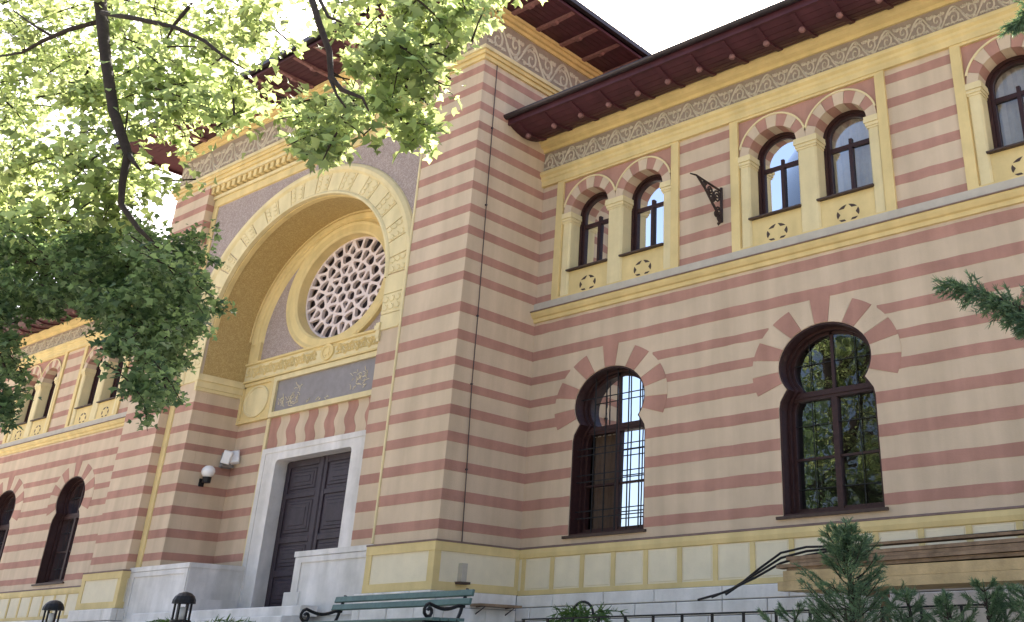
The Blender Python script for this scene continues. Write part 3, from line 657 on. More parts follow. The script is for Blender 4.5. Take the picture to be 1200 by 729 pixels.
for s in (-1, 1):       # stilts below the springing
    for k, (z0, z1) in enumerate(((6.56, 6.99), (6.12, 6.56), (5.78, 6.12))):
        a, b_ = sorted((AX+s*3.40, AX+s*4.02)); o = MB().cbox(a, b_, PY-0.028, PY+0.01, z0+0.006, z1-0.006, 0.008).build('arch_block', 'paleyellow', ab2)
        if k % 2 == 1:
            mb = MB()
            for ux in (0.2, 0.5, 0.8):
                for uz in (0.3, 0.7):
                    c = (a+(b_-a)*ux, z0+(z1-z0)*uz); mb.plate([(c[0]+0.095*r_*math.cos(R(w_)), c[1]+0.075*r_*math.sin(R(w_))) for w_, r_ in [(i*22.5, (1 if i % 2 == 0 else 0.55)) for i in range(16)]], [], PY-0.040, PY-0.026)
            mb.build('block_relief', 'paleyellow', o)
    a, b_ = sorted((AX+s*4.02, AX+s*4.30)); MB().cbox(a, b_, PY-0.07, PY+0.01, 5.78, 7.0, 0.03).build('arch_stilt', 'paleyellow', ab2)
# deep soffit
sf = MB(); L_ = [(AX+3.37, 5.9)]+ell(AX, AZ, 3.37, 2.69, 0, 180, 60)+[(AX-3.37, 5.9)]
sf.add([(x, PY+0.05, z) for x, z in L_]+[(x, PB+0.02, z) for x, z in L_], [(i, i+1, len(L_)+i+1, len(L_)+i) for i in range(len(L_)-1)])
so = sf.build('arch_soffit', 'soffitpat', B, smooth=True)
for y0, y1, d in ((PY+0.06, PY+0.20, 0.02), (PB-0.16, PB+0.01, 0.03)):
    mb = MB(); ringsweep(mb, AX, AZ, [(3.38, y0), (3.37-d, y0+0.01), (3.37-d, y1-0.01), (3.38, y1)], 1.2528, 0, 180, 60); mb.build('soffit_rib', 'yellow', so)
# jambs of the portal
for s in (-1, 1):
    xj = AX+s*3.40; a, b_ = sorted((xj, xj+s*0.6))
    j = MB().box(a, b_, PY+0.302, PB+0.1, 1.4, 6.0).build('jamb', 'cream', B)
    for (z0, z1) in LOW:
        if z1 < 5.75: ubox('stripe', 'red', *sorted((xj-s*0.004, xj+s*0.1)), PY+0.0, PB+0.05, z0, z1, j)
    im = MB()
    for z0, z1, e in ((5.56, 5.64, 0.03), (5.64, 5.80, 0.06), (5.80, 5.90, 0.10), (5.90, 5.96, 0.07)):
        im.box(*sorted((xj-s*e, xj+s*0.05)), PY-0.03-e*0.4, PB+0.03, z0, z1)
    im.build('impost', 'paleyellow', j)
# --- back wall of the porch
DX = 1.40                     # half width of the door opening
DT, DB = 3.86, 0.60
bw = MB().plate([(AX-3.6, 0.4), (AX+3.6, 0.4), (AX+3.6, 10.2), (AX-3.6, 10.2)], [[(AX-DX-0.06, DB), (AX+DX+0.06, DB), (AX+DX+0.06, DT+0.06), (AX-DX-0.06, DT+0.06)], ell(XC, 7.87, 1.68, 1.68/1.29, 0, 354, 59)], PB, PB+0.36, outer_side=False).build('porch_wall', 'cream', B)
for (z0, z1) in LOW:
    if z1 < 4.95:
        for s in (-1, 1): ubox('stripe', 'red', *sorted((AX+s*2.12, AX+s*3.42)), PB-0.004, PB+0.01, z0, z1, bw)
# tympanum
ty = MB(); L_ = [(AX-3.37, 6.4), (AX+3.37, 6.4)]+ell(AX, AZ, 3.37, 2.69, 0, 180, 50)
ty.plate(L_, [ell(XC, 7.87, 1.68, 1.68/1.29, 0, 354, 59)], PB-0.012, PB+0.01, outer_side=False); tym = ty.build('tympanum', 'mauve', B)
mb = MB(); ringsweep(mb, AX, AZ, [(3.38, PB-0.06), (3.30, PB-0.13), (3.18, PB-0.12), (3.14, PB-0.07), (3.06, PB-0.09), (2.98, PB-0.06), (2.94, PB-0.01)], 1.2528, -2, 182, 60); mb.build('tympanum_moulding', 'yellow', tym)
for s in (-1, 1): MB().box(*sorted((AX+s*2.95, AX+s*3.38)), PB-0.09, PB, 6.38, 6.95).build('tympanum_moulding', 'yellow', tym)
# rose window
mb = MB(); ringsweep(mb, XC, 7.87, [(2.10, PB-0.01), (2.09, PB-0.10), (2.03, PB-0.125), (1.96, PB-0.09), (1.93, PB-0.09), (1.74, PB-0.10), (1.68, PB-0.06), (1.645, PB+0.25)], 1.30, 0, 360, 72)
rose = mb.build('rose_window', 'yellow', B)
RX, RZ = 1.65, 1.65/1.295
def seeds():
    out = [(0, 0)]
    for n_, r, ph in ((6, 0.20, 0), (6, 0.37, 30), (12, 0.44, 15), (12, 0.61, 15), (6, 0.66, 0), (6, 0.80, 30), (12, 0.86, 8), (12, 0.86, -8), (12, 0.96, 22)):
        for k in range(n_):
            a = 360*k/n_+ph+(0 if n_ != 12 else 0); out.append((r*math.cos(R(a)), r*math.sin(R(a))))
    return out
S_ = []
for s in seeds():
    if all(math.hypot(s[0]-t[0], s[1]-t[1]) > 0.11 for t in S_): S_.append((s[0]+random.uniform(-.014, .014), s[1]+random.uniform(-.014, .014)))
holes = []
disc = [(0.965*math.cos(2*math.pi*i/72), 0.965*math.sin(2*math.pi*i/72)) for i in range(72)]
for i, s in enumerate(S_):
    poly = disc
    for j, t in enumerate(S_):
        if i == j: continue
        dx, dz = t[0]-s[0], t[1]-s[1]; dd = math.hypot(dx, dz)
        if dd > 0.75: continue
        poly = clip(poly, dx/dd, dz/dd, (dx*(s[0]+t[0])+dz*(s[1]+t[1]))/2/dd-0.025)
        if len(poly) < 3: break
    if len(poly) < 3: continue
    ar = 0.5*abs(sum(poly[k-1][0]*poly[k][1]-poly[k][0]*poly[k-1][1] for k in range(len(poly))))
    if ar < 0.0025: continue
    q = []
    for k in range(len(poly)):          # drop tiny edges, round the corners
        if math.hypot(poly[k][0]-poly[k-1][0], poly[k][1]-poly[k-1][1]) > 0.008: q.append(poly[k])
    if len(q) < 3: continue
    r = []
    for k in range(len(q)):
        a, b_, c = q[k-1], q[k], q[(k+1) % len(q)]
        r += [(b_[0]*0.78+a[0]*0.22, b_[1]*0.78+a[1]*0.22), (b_[0]*0.78+c[0]*0.22, b_[1]*0.78+c[1]*0.22)]
    holes.append([(XC+x*RX, 7.87+z*RZ) for x, z in r])
MB().plate([(XC+1.0*RX*math.cos(2*math.pi*i/72), 7.87+1.0*RZ*math.sin(2*math.pi*i/72)) for i in range(72)], holes, PB+0.16, PB+0.24, outer_side=False).build('lattice', 'lattice', rose)
MB().plate(ell(XC, 7.87, 1.70, 1.32, 0, 354, 59), [], PB+0.33, PB+0.35).build('dark_backing', 'hole', rose)  # plain dark sheet behind the lattice holes
# inscription band
ib = MB(); ib.box(AX-3.4, AX+3.4, PB-0.10, PB, 5.93, 6.42); band = ib.build('inscription_band', 'paleyellow', B)
mb = MB(); mb.sweepx([(PB-0.09, 6.36), (PB-0.15, 6.38), (PB-0.15, 6.43), (PB, 6.43)], AX-3.4, AX+3.4); mb.sweepx([(PB-0.09, 5.93), (PB-0.14, 5.93), (PB-0.14, 5.97), (PB-0.09, 6.0)], AX-3.4, AX+3.4); mb.build('band_moulding', 'yellow', band)
mb = MB(); 
for s in (-1, 1): vine(mb, *sorted((AX+s*0.32, AX+s*3.3)), 6.18, 0.13, PB-0.115, 0.22, 0.020)
tag(mb.build('band_relief', 'yellow', band), kind='stuff')
md = MB(); ringsweep(md, AX, 6.19, [(0.25, PB-0.10), (0.24, PB-0.14), (0.18, PB-0.14), (0.16, PB-0.115), (0.0, PB-0.115)], 1.25, 0, 360, 28)
md.plate([(AX+0.13*r_*math.cos(R(w_)), 6.19+0.105*r_*math.sin(R(w_))) for w_, r_ in [(i*30, (1 if i % 2 == 0 else 0.5)) for i in range(12)]], [], PB-0.128, PB-0.112); md.build('medallion', 'yellow', band)
# plaque and roundel panels
fr2 = MB(); PX = 1.92
fr2.plate([(AX-PX-0.12, 4.92), (AX+PX+0.12, 4.92), (AX+PX+0.12, 5.92), (AX-PX-0.12, 5.92)], [[(AX-PX, 5.04), (AX+PX, 5.04), (AX+PX, 5.80), (AX-PX, 5.80)]], PB-0.10, PB)
plq = fr2.build('plaque_frame', 'paleyellow', B)
MB().plate([(AX-PX, 5.04), (AX+PX, 5.04), (AX+PX, 5.80), (AX-PX, 5.80)], [], PB-0.035, PB, outer_side=False).build('plaque', 'plaque', plq)
gl = MB(); rr = random.Random(3)
def strokes(xa, xb, za, zb, n_):
    for k in range(n_):
        x, z = rr.uniform(xa, xb), rr.uniform(za, zb); a = rr.choice([0.0, 0.2, 1.5, 1.2, 2.4]); L = rr.uniform(0.05, 0.13); t = rr.uniform(-.9, .9)
        gl.tube([(x+L*i/4*math.cos(a+t*i/4), PB-0.04, z+L*i/4*math.sin(a+t*i/4)) for i in range(5)], 0.009, 4)
strokes(AX-1.80, AX-1.0, 5.12, 5.36, 34); strokes(AX-1.1, AX-0.95, 5.15, 5.6, 9); strokes(AX+0.95, AX+1.5, 5.15, 5.6, 36); strokes(AX-0.9, AX+0.2, 5.1, 5.14, 7)
tag(gl.build('gilt_marks', 'gold', plq), kind='stuff')
for s in (-1, 1):
    a, b_ = sorted((AX+s*2.06, AX+s*3.40)); c = (a+b_)/2
    rp = MB().plate([(a, 4.92), (b_, 4.92), (b_, 5.92), (a, 5.92)], [[(a+0.10, 5.0), (b_-0.10, 5.0), (b_-0.10, 5.84), (a+0.10, 5.84)]], PB-0.095, PB, outer_side=True).build('roundel_panel', 'yellow', B)
    MB().plate([(a+0.10, 5.0), (b_-0.10, 5.0), (b_-0.10, 5.84), (a+0.10, 5.84)], [], PB-0.05, PB, outer_side=False).build('roundel_field', 'yellow', rp)
    mb = MB(); ringsweep(mb, c, 5.42, [(0.52, PB-0.05), (0.51, PB-0.085), (0.46, PB-0.09), (0.44, PB-0.06), (0.30, PB-0.07), (0.0, PB-0.07)], 1.3, 0, 360, 40); mb.build('roundel', 'paleyellow', rp)
# joggled lintel over the door: red and cream wavy blocks
NL = 11; xa, xb = AX-2.0, AX+2.0
def wav(x, z): return x+0.05*math.sin((z-4.14)/(4.92-4.14)*2*math.pi*1.5)
for i in range(NL):
    x0, x1 = xa+(xb-xa)*i/NL, xa+(xb-xa)*(i+1)/NL; zs = [4.145+0.77*k/12 for k in range(13)]
    s0 = (lambda z, x=x0, e=(i == 0): x if e else wav(x, z)+0.003); s1 = (lambda z, x=x1, e=(i == NL-1): x if e else wav(x, z)-0.003)
    MB().plate([(s0(z), z) for z in zs]+[(s1(z), z) for z in zs[::-1]], [], PB-0.012 if i % 2 == 0 else PB-0.010, PB).build('lintel_block', 'red' if i % 2 == 0 else 'cream', bw)
for s in (-1, 1): MB().cbox(AX+s*2.06-0.055, AX+s*2.06+0.055, PB-0.06, PB, 1.55, 4.92, 0.015).build('pilaster_strip', 'paleyellow', bw)
# door surround
def round_open(dx, zt, r):
    return [(AX-dx, 0.55), (AX+dx, 0.55)]+[(AX+dx-r+r*math.cos(R(a)), zt-r+r*math.sin(R(a))) for a in (0, 22, 45, 67, 90)]+[(AX-dx+r+r*math.cos(R(a)), zt-r+r*math.sin(R(a))) for a in (90, 113, 135, 158, 180)]
ds = MB().plate([(AX-1.95, 0.55-0.05), (AX+1.95, 0.55-0.05), (AX+1.95, 4.14), (AX-1.95, 4.14)], [round_open(DX, DT, 0.10)], PB-0.09, PB+0.32).build('door_surround', 'marble', B)
mb = MB().plate([(AX-1.99, 0.55), (AX+1.99, 0.55), (AX+1.99, 4.16), (AX-1.99, 4.16)], [[(AX-1.84, 0.56), (AX+1.84, 0.56), (AX+1.84, 4.04), (AX-1.84, 4.04)]], PB-0.105, PB-0.05).build('surround_moulding', 'marble', ds)
for s in (-1, 1):
    a, b_ = sorted((AX+s*0.012, AX+s*DX)); yd = PB+0.26
    lf = MB().box(a, b_, yd, yd+0.06, 0.6, DT).build('door', 'door', B)
    st = 0.15; zz = [0.68, 1.35, 1.47, 2.05, 2.17, 3.02, 3.12, 3.72]
    rails = MB()
    for q in (a, b_-st): rails.cbox(q, q+st, yd-0.035, yd+0.01, 0.62, DT-0.01, 0.012)
    for z0, z1 in ((0.62, 0.72), (1.33, 1.47), (2.03, 2.17), (3.0, 3.12), (3.70, DT-0.01)): rails.cbox(a+st, b_-st, yd-0.034, yd+0.01, z0, z1, 0.012)
    rails.build('door_frame', 'door', lf)
    for z0, z1 in ((0.72, 1.33), (1.47, 2.03), (2.17, 3.0), (3.12, 3.70)):
        p = MB(); p.cbox(a+st+0.06, b_-st-0.06, yd-0.02, yd+0.01, z0+0.06, z1-0.06, 0.025)
        c = ((a+b_)/2, (z0+z1)/2); p.cbox(a+st+0.14, b_-st-0.14, yd-0.034, yd-0.01, z0+0.13, z1-0.13, 0.02)
        p.cbox(a+st+0.24, b_-st-0.24, yd-0.046, yd-0.02, z0+0.21, z1-0.21, 0.02)
        p.build('door_panel', 'door', lf)
MB().cbox(AX-0.05, AX+0.05, PB+0.20, PB+0.27, 0.62, DT-0.005, 0.02).build('door_astragal', 'door', B)
MB().tube([(AX+0.12, PB+0.20, 1.7), (AX+0.12, PB+0.16, 1.7), (AX+0.22, PB+0.16, 1.7)], 0.013, 6).build('door_handle', 'rust', B)
# --- entrance stair and its two parapet blocks
for s in (-1, 1):
    a, b_ = sorted((AX+s*1.90, AX+s*4.37)); yb = PY-0.12
    blk = MB().cbox(a, b_, yb, PB-0.09, GZ-0.1, 1.47, 0.012).build('parapet_block', 'marble', B)
    MB().box(a-0.02, b_+(0.0 if s > 0 else 0.02), yb-0.03, PB-0.10, 1.47, 1.57).build('parapet_cap', 'marble', blk)
    MB().plate([(a+0.02, 0.4), (b_-0.02, 0.4), (b_-0.02, 1.46), (a+0.02, 1.46)], [[(a+0.22, 0.5), (b_-0.12, 0.5), (b_-0.12, 1.36), (a+0.22, 1.36)]], yb-0.022, yb+0.01).build('parapet_panel', 'marble', blk)
    a2, b2 = sorted((AX+s*1.90-s*0.20, AX+s*1.90+s*0.3))
    MB().cbox(a2, b2, yb-0.025, PB-0.3, GZ-0.1, 0.84, 0.015).build('parapet_step', 'marble', blk)
stair = MB(); n_ = 5
stair.box(AX-1.9, AX+1.9, PY-0.2, PB+0.3, GZ-0.1, 0.56); stair = stair.build('stair', 'marble', B)
for k in range(n_):
    z1 = 0.56-k*0.184; y1 = PY-0.2-k*0.36
    MB().cbox(AX-3.0, AX+3.0, y1-0.40, y1-0.04 if k == 0 else y1+0.02, z1-0.182, z1-0.002*k, 0.015).build('step', 'marble', stair)

# ================================================================== things round the building
def adopt(root):
    inv = Matrix.Translation(-Vector(root.location))
    for o in root.children: o.matrix_parent_inverse = inv
# --- globe lamp on the left jamb
xj = AX-3.40; g = atX(244, 553, xj+0.22)
t = empty('wall_lamp', (xj, g[1], g[2]-0.2), 'round white opal globe wall lamp on the left jamb of the portal', 'lamp')
q = MB(); q.lathe([(0.0, -0.14), (0.07, -0.13), (0.125, -0.07), (0.15, 0.0), (0.135, 0.07), (0.08, 0.13), (0.0, 0.15)], (xj+0.22, g[1], g[2]), 20, 1.15); q.build('globe', 'opal', t, True)
q = MB(); q.lathe([(0.0, -0.26), (0.09, -0.25), (0.10, -0.12), (0.0, -0.11)], (xj+0.22, g[1], g[2]), 16); q.tube([(xj+0.005, g[1], g[2]-0.22), (xj+0.22, g[1], g[2]-0.22)], 0.025, 8); q.build('holder', 'iron', t)
q = MB(); q.box(xj+0.0, xj+0.03, g[1]-0.06, g[1]+0.06, g[2]-0.32, g[2]-0.14); q.build('wall_plate', 'iron', t); adopt(t)
# --- floodlight in the corner
g = atX(271, 537, xj+0.25)
t = empty('floodlight', (xj, g[1], g[2]-0.2), 'white two-headed floodlight in the corner beside the portal door', 'floodlight')
for k, (dy, dz, tl) in enumerate(((-0.16, 0.0, 0.35), (0.10, 0.03, -0.25))):
    q = MB(); q.cbox(-0.10, 0.10, -0.07, 0.07, -0.15, 0.15, 0.02)
    o = q.build('lamp_head', 'white', t); o.data.transform(Matrix.Translation((xj+0.28, g[1]+dy*0.8, g[2]+dz)) @ Matrix.Rotation(tl, 4, 'Y') @ Matrix.Rotation(R(50), 4, 'Z'))
q = MB(); q.box(xj, xj+0.18, g[1]-0.14, g[1]+0.14, g[2]-0.20, g[2]-0.14); q.box(xj, xj+0.04, g[1]-0.12, g[1]+0.14, g[2]-0.22, g[2]+0.14); q.tube([(xj+0.1, g[1]-0.1, g[2]-0.15), (xj+0.25, g[1]-0.12, g[2]-0.02)], 0.02, 6); q.tube([(xj+0.1, g[1]+0.08, g[2]-0.15), (xj+0.25, g[1]+0.07, g[2]-0.02)], 0.02, 6); q.build('bracket', 'greyplastic', t); adopt(t)
# --- wrought iron bracket between the upper windows
bx, bz = 4.66, 7.0
t = empty('iron_bracket', (bx, 0, bz), 'wrought iron scrollwork lantern bracket fixed to the wall between the upper windows', 'bracket')
q = MB(); q.tube([(bx, -0.02, 6.95), (bx, -0.02, 7.65)], 0.03, 6); q.tube([(bx, -0.02, 7.58), (bx-0.01, -0.5, 7.60), (bx-0.02, -0.80, 7.62), (bx-0.02, -0.98, 7.58)], [0.022, 0.02, 0.018, 0.012], 6)
q.tube([(bx, -0.03, 7.0), (bx, -0.30, 7.22), (bx, -0.55, 7.45), (bx, -0.78, 7.60)], 0.026, 6); q.build('arm', 'rust', t)
q = MB()
for cy_, cz_, r_, d in ((-0.16, 7.42, 0.13, 1), (-0.38, 7.47, 0.10, -1), (-0.12, 7.15, 0.10, -1), (-0.56, 7.53, 0.06, 1), (-0.28, 7.33, 0.07, 1), (-0.10, 7.0, 0.08, 1), (-0.2, 7.06, 0.06, -1), (-0.70, 7.57, 0.035, 1)):
    q.tube([(bx, cy_+r_*(1-i/20)*math.cos(d*i*0.7), cz_+r_*(1-i/20)*math.sin(d*i*0.7)) for i in range(18)], 0.018, 5)
for k in range(4): q.lathe([(0, -0.05), (0.03, 0), (0, 0.05)], (bx, -0.04-0.03*k, 6.98-0.03*k), 6)
q.build('scroll', 'rust', t); adopt(t)
# --- cable down the pylon and its box
pts = [(583, 75), (577, 150), (570, 240), (560, 370), (553, 450), (547, 550), (541, 640), (541, 672)]
q = MB(); P_ = [atX(u, v, 0.03) for u, v in pts]; q.tube(P_, 0.009, 6)
o = q.build('wall_cable', 'cable'); tag(o, 'thin dark cable running down the side of the portal pylon', 'cable')
for k in (1, 2, 3, 4, 5): MB().box(0.0, 0.045, P_[k][1]-0.016, P_[k][1]+0.016, P_[k][2]-0.014, P_[k][2]+0.014).build('clip', 'cable', o)
g = atX(541, 672, 0.08)
t = empty('junction_box', (0.05, g[1], g[2]-0.2), 'small weathered metal junction box at the foot of the wall cable', 'box')
q = MB(); q.box(0.05, 0.15, g[1]-0.06, g[1]+0.06, g[2]-0.14, g[2]+0.16); q.build('housing', 'flash', t); q = MB(); q.box(0.04, 0.19, g[1]-0.12, g[1]+0.12, g[2]-0.18, g[2]-0.14); q.build('foot_plate', 'wooddark', t); adopt(t)

# --- park bench: back to the hall
by = -5.0; p0 = atY(396, 699, by); p1 = atY(551, 691, by); x0, x1 = p0[0], p1[0]; zt = 0.44
t = empty('park_bench', ((x0+x1)/2, by-0.25, GZ), 'green slatted park bench with black iron scroll arms before the portal pylon', 'bench')
for k in range(2): 
    z = zt-0.05-k*0.10; yy = by+0.02-k*0.035
    ob = MB().cbox(x0-0.06, x1+0.04, -0.018, 0.018, -0.038, 0.038, 0.008).build('back_slat', 'green', t); ob.data.transform(Matrix.Translation((0, yy, z)) @ Matrix.Rotation(R(-14), 4, 'X'))
for k in range(4): MB().cbox(x0-0.06, x1+0.04, by-0.58+k*0.13, by-0.48+k*0.13, GZ+0.42, GZ+0.455, 0.006).build('seat_slat', 'green', t)
for xx in (x0+0.10, x1-0.10):
    q = MB(); q.tube([(xx, by-0.02, GZ), (xx, by-0.10, GZ+0.40), (xx, by-0.04, zt-0.28), (xx, by+0.05, zt+0.0)], 0.022, 6)
    q.tube([(xx, by-0.60, GZ), (xx, by-0.54, GZ+0.25), (xx, by-0.55, GZ+0.41)], 0.022, 6); q.tube([(xx, by-0.60, GZ+0.41), (xx, by-0.05, GZ+0.41)], 0.02, 6)
    q.build('leg_frame', 'iron', t)
    q = MB(); q.tube([(xx, by+0.02, zt-0.20)]+[(xx, by-0.08-0.42*i/8, zt-0.20-0.045*math.sin(i/8*math.pi)-0.0*i) for i in range(9)]+
        [(xx, by-0.53-0.085*(1-i/16)*math.sin(i*0.62), zt-0.275+0.085*(1-i/16)*math.cos(i*0.62)) for i in range(13)], 0.021, 6)
    q.tube([(xx, by-0.54, zt-0.36), (xx, by-0.55, GZ+0.41)], 0.018, 6); q.build('arm', 'iron', t)
adopt(t)
# --- two post lanterns
def lantern(u, v, Y, label):
    c = atY(u, v, Y); x, z = c[0], c[2]
    t = empty('post_lantern', (x, Y, GZ), label, 'lantern', 'black post lanterns in front of the hall')
    q = MB(); q.lathe([(0.06, GZ-z), (0.06, GZ-z+0.06), (0.035, GZ-z+0.1), (0.035, -0.42), (0.10, -0.40), (0.12, -0.38), (0.12, -0.35), (0, -0.35)], (x, Y, z), 12); q.build('post', 'iron', t)
    q = MB()
    for k in range(6):
        a = k*math.pi/3; q.box(x+0.125*math.cos(a)-0.012, x+0.125*math.cos(a)+0.012, Y+0.105*math.sin(a)-0.012, Y+0.105*math.sin(a)+0.012, z-0.36, z-0.10)
    q.lathe([(0.145, -0.38), (0.145, -0.34), (0.12, -0.33)], (x, Y, z), 12); q.build('cage', 'iron', t)
    q = MB(); q.lathe([(0.0, -0.115), (0.165, -0.11), (0.16, -0.06), (0.135, -0.01), (0.09, 0.03), (0.03, 0.05), (0.0, 0.055)], (x, Y, z), 14); q.build('hood', 'iron', t)
    q = MB(); q.lathe([(0.0, -0.34), (0.045, -0.335), (0.045, -0.16), (0.0, -0.15)], (x, Y, z), 12); q.build('lamp_glass', 'opal', t, True); adopt(t)
lantern(217, 698, -5.6, 'black post lantern standing before the left parapet of the portal stair')
lantern(64, 707, -5.6, 'black post lantern standing before the striped left wing')
# --- low iron railing along the bed
ry = -6.2
t = empty('garden_railing', (8, ry, GZ), 'low black iron railing with thin pickets in front of the limestone base', 'railing')
za, zb = atY(640, 727, ry)[2], atY(1157, 706, ry)[2]; zr = (za+zb)/2; xa = atY(612, 727, ry)[0]
ubox('top_rail', 'iron', xa, 13.2, ry-0.010, ry+0.010, zr-0.007, zr+0.007, t).location.z = zr
ubox('bottom_rail', 'iron', xa, 13.2, ry-0.012, ry+0.012, GZ+0.08, GZ+0.10, t)
x = xa+0.02; k = 0
while x < 13.2:
    ubox('picket', 'iron', x-0.010, x+0.010, ry-0.010, ry+0.010, GZ-0.02, zr, t); x += 0.33
for c in t.children: c.matrix_parent_inverse = Matrix.Translation((-8, -ry, -GZ))
# --- timber stack by the right wing
def plank(name, m, x0, x1, y, z, wd, th, label, group, bend=0.0, tilt=0.0):
    q = MB(); n_ = 8; v = []
    for i in range(n_+1):
        s = i/n_; x = x0+(x1-x0)*s; dz = z-bend*(1-s)**2+tilt*s; w2 = wd/2
        v += [(x, y-w2, dz), (x, y+w2, dz), (x, y+w2, dz+th), (x, y-w2, dz+th)]
    q.add(v, [(4*i+j, 4*i+(j+1) % 4, 4*i+4+(j+1) % 4, 4*i+4+j) for i in range(n_) for j in range(4)]+[(3, 2, 1, 0), (4*n_, 4*n_+1, 4*n_+2, 4*n_+3)])
    tag(q.build(name, m), label, 'plank', group)
for xx in (7.6, 10.6, 13.0):
    t = empty('trestle', (xx, -1.0, GZ), 'rough timber trestle carrying the plank stack beside the wall', 'trestle', 'trestles under the plank stack')
    q = MB(); q.box(xx-0.05, xx+0.05, -1.45, -0.5, 0.42, 0.50); q.build('cross_beam', 'plank2', t)
    for y in (-1.38, -0.58):
        q = MB(); q.tube([(xx-0.12, y, GZ), (xx, y, 0.43)], 0.04, 4); q.build('leg', 'plank2', t); q = MB(); q.tube([(xx+0.12, y, GZ), (xx, y, 0.43)], 0.04, 4); q.build('leg', 'plank2', t)
    adopt(t)
gy = 'thick new sawn beams at the bottom of the stack'
for k, y in enumerate((-1.32, -1.08, -0.84, -0.62)):
    plank('beam', 'plank1', 6.42+0.06*k, 13.6+0.2*k, y, 0.502, 0.2, 0.12, 'thick yellow sawn beam in the lowest layer of the timber stack', gy)
for k, y in enumerate((-1.30, -1.06, -0.82, -0.62)):
    plank('beam', 'plank1', 6.50-0.10*k, 13.4+0.15*k, y, 0.626, 0.2, 0.13, 'thick yellow sawn beam in the second layer of the timber stack', 'thick sawn beams of the second layer')
gb = 'weathered brown boards on top of the stack'
for k in range(4):
    for j, y in enumerate((-1.26, -1.02, -0.78)):
        plank('board', 'plank2', 6.35+random.uniform(-.25, .35)+0.12*k, 13.4+random.uniform(-.6, .6), y+random.uniform(-.03, .03), 0.762+k*0.055+0.004*j, 0.2, 0.045,
              'weathered brown board in the %s layer of boards on the timber stack' % ('lowest', 'second', 'third', 'upper')[k], gb, bend=random.uniform(0, .05), tilt=0.05)
plank('board', 'plank2', 7.1, 13.6, -1.05, 1.035, 0.22, 0.035, 'grey weathered board lying topmost on the timber stack', None, tilt=0.05)
for k in range(3):     # flexible black conduits drooping off the stack
    a = [atY(818+16*k, 703-3*k, -0.75-0.1*k), atY(850+8*k, 694-4*k, -0.85), atY(885+2*k, 677-5*k, -1.0), atY(915, 660-6*k, -1.1), atY(945, 651-5*k, -1.1), (7.6, -1.1+0.06*k, 1.06), (9.5, -1.1+0.06*k, 1.09), (11.5, -1.1+0.06*k, 1.11)]
    q = MB(); q.tube(a, 0.017, 6); tag(q.build('conduit', 'rubber'), 'black flexible conduit drooping from the left end of the timber stack', 'conduit', 'black conduits on the timber stack')
# --- loose board resting on two iron brackets along the foot of the pylon's side
ya, yb = atX(557, 707, 0.3)[1], atX(606, 712, 0.3)[1]; zz = atX(580, 710, 0.3)[2]
t = empty('ledge_board', (0.3, (ya+yb)/2, zz), 'short weathered board on brackets along the limestone foot of the pylon side', 'board')
q = MB(); q.box(0.17, 0.42, ya, min(yb, -0.25), zz-0.02, zz+0.02); q.build('board_plank', 'plank2', t)
for yy in (ya+0.15, min(yb, -0.25)-0.15): MB().tube([(0.16, yy, zz-0.14), (0.39, yy, zz-0.025), (0.16, yy, zz-0.025)], 0.012, 5).build('bracket', 'rust', t)
adopt(t)

# ================================================================== foliage
LEAF = np.array([(0, 0, 0), (0.28, 0.16, 0.10), (0.55, 0.52, 0.12), (0.20, 0.60, 0.03), (0, 1.02, -0.16), (-0.20, 0.60, 0.03), (-0.55, 0.52, 0.12), (-0.28, 0.16, 0.10)])
LEAF_F = [(0, 1, 2, 3), (0, 3, 4, 5), (0, 5, 6, 7)]
def rotmats(n, droop=0.5):
    """random frames whose normals lean upward"""
    nz = rng.normal(size=(n, 3)); nz[:, 2] = np.abs(nz[:, 2])+droop; nz /= np.linalg.norm(nz, axis=1)[:, None]
    t = rng.normal(size=(n, 3)); t[:, 2] -= 0.6; t -= nz*np.sum(t*nz, axis=1)[:, None]; t /= np.linalg.norm(t, axis=1)[:, None]
    return np.stack([np.cross(t, nz), t, nz], axis=1)
def leaf_mesh(name, C, size, m, parent, shape=LEAF, faces=LEAF_F, frames=None):
    n = len(C); Fm = rotmats(n) if frames is None else frames
    s = size*rng.uniform(0.5, 1.35, n)
    V = (np.einsum('kj,njc->nkc', shape, Fm)*s[:, None, None]+C[:, None, :]).reshape(-1, 3)
    k = len(shape); F = [[i+b_*k for i in f] for b_ in range(0) for f in faces]
    me = bpy.data.meshes.new(name); me.vertices.add(len(V)); me.vertices.foreach_set('co', V.astype(np.float32).ravel())
    fl = np.concatenate([np.array(f) for f in faces]); ls = np.array([len(f) for f in faces])
    idx = (fl[None, :]+(np.arange(n)*k)[:, None]).ravel(); tot = np.tile(ls, n)
    me.loops.add(len(idx)); me.loops.foreach_set('vertex_index', idx.astype(np.int32))
    me.polygons.add(len(tot)); me.polygons.foreach_set('loop_start', np.concatenate([[0], np.cumsum(tot)[:-1]]).astype(np.int32))
    me.update(calc_edges=True); me.validate(); me.materials.append(M[m])
    o = bpy.data.objects.new(name, me); col.objects.link(o); o.parent = parent; return o
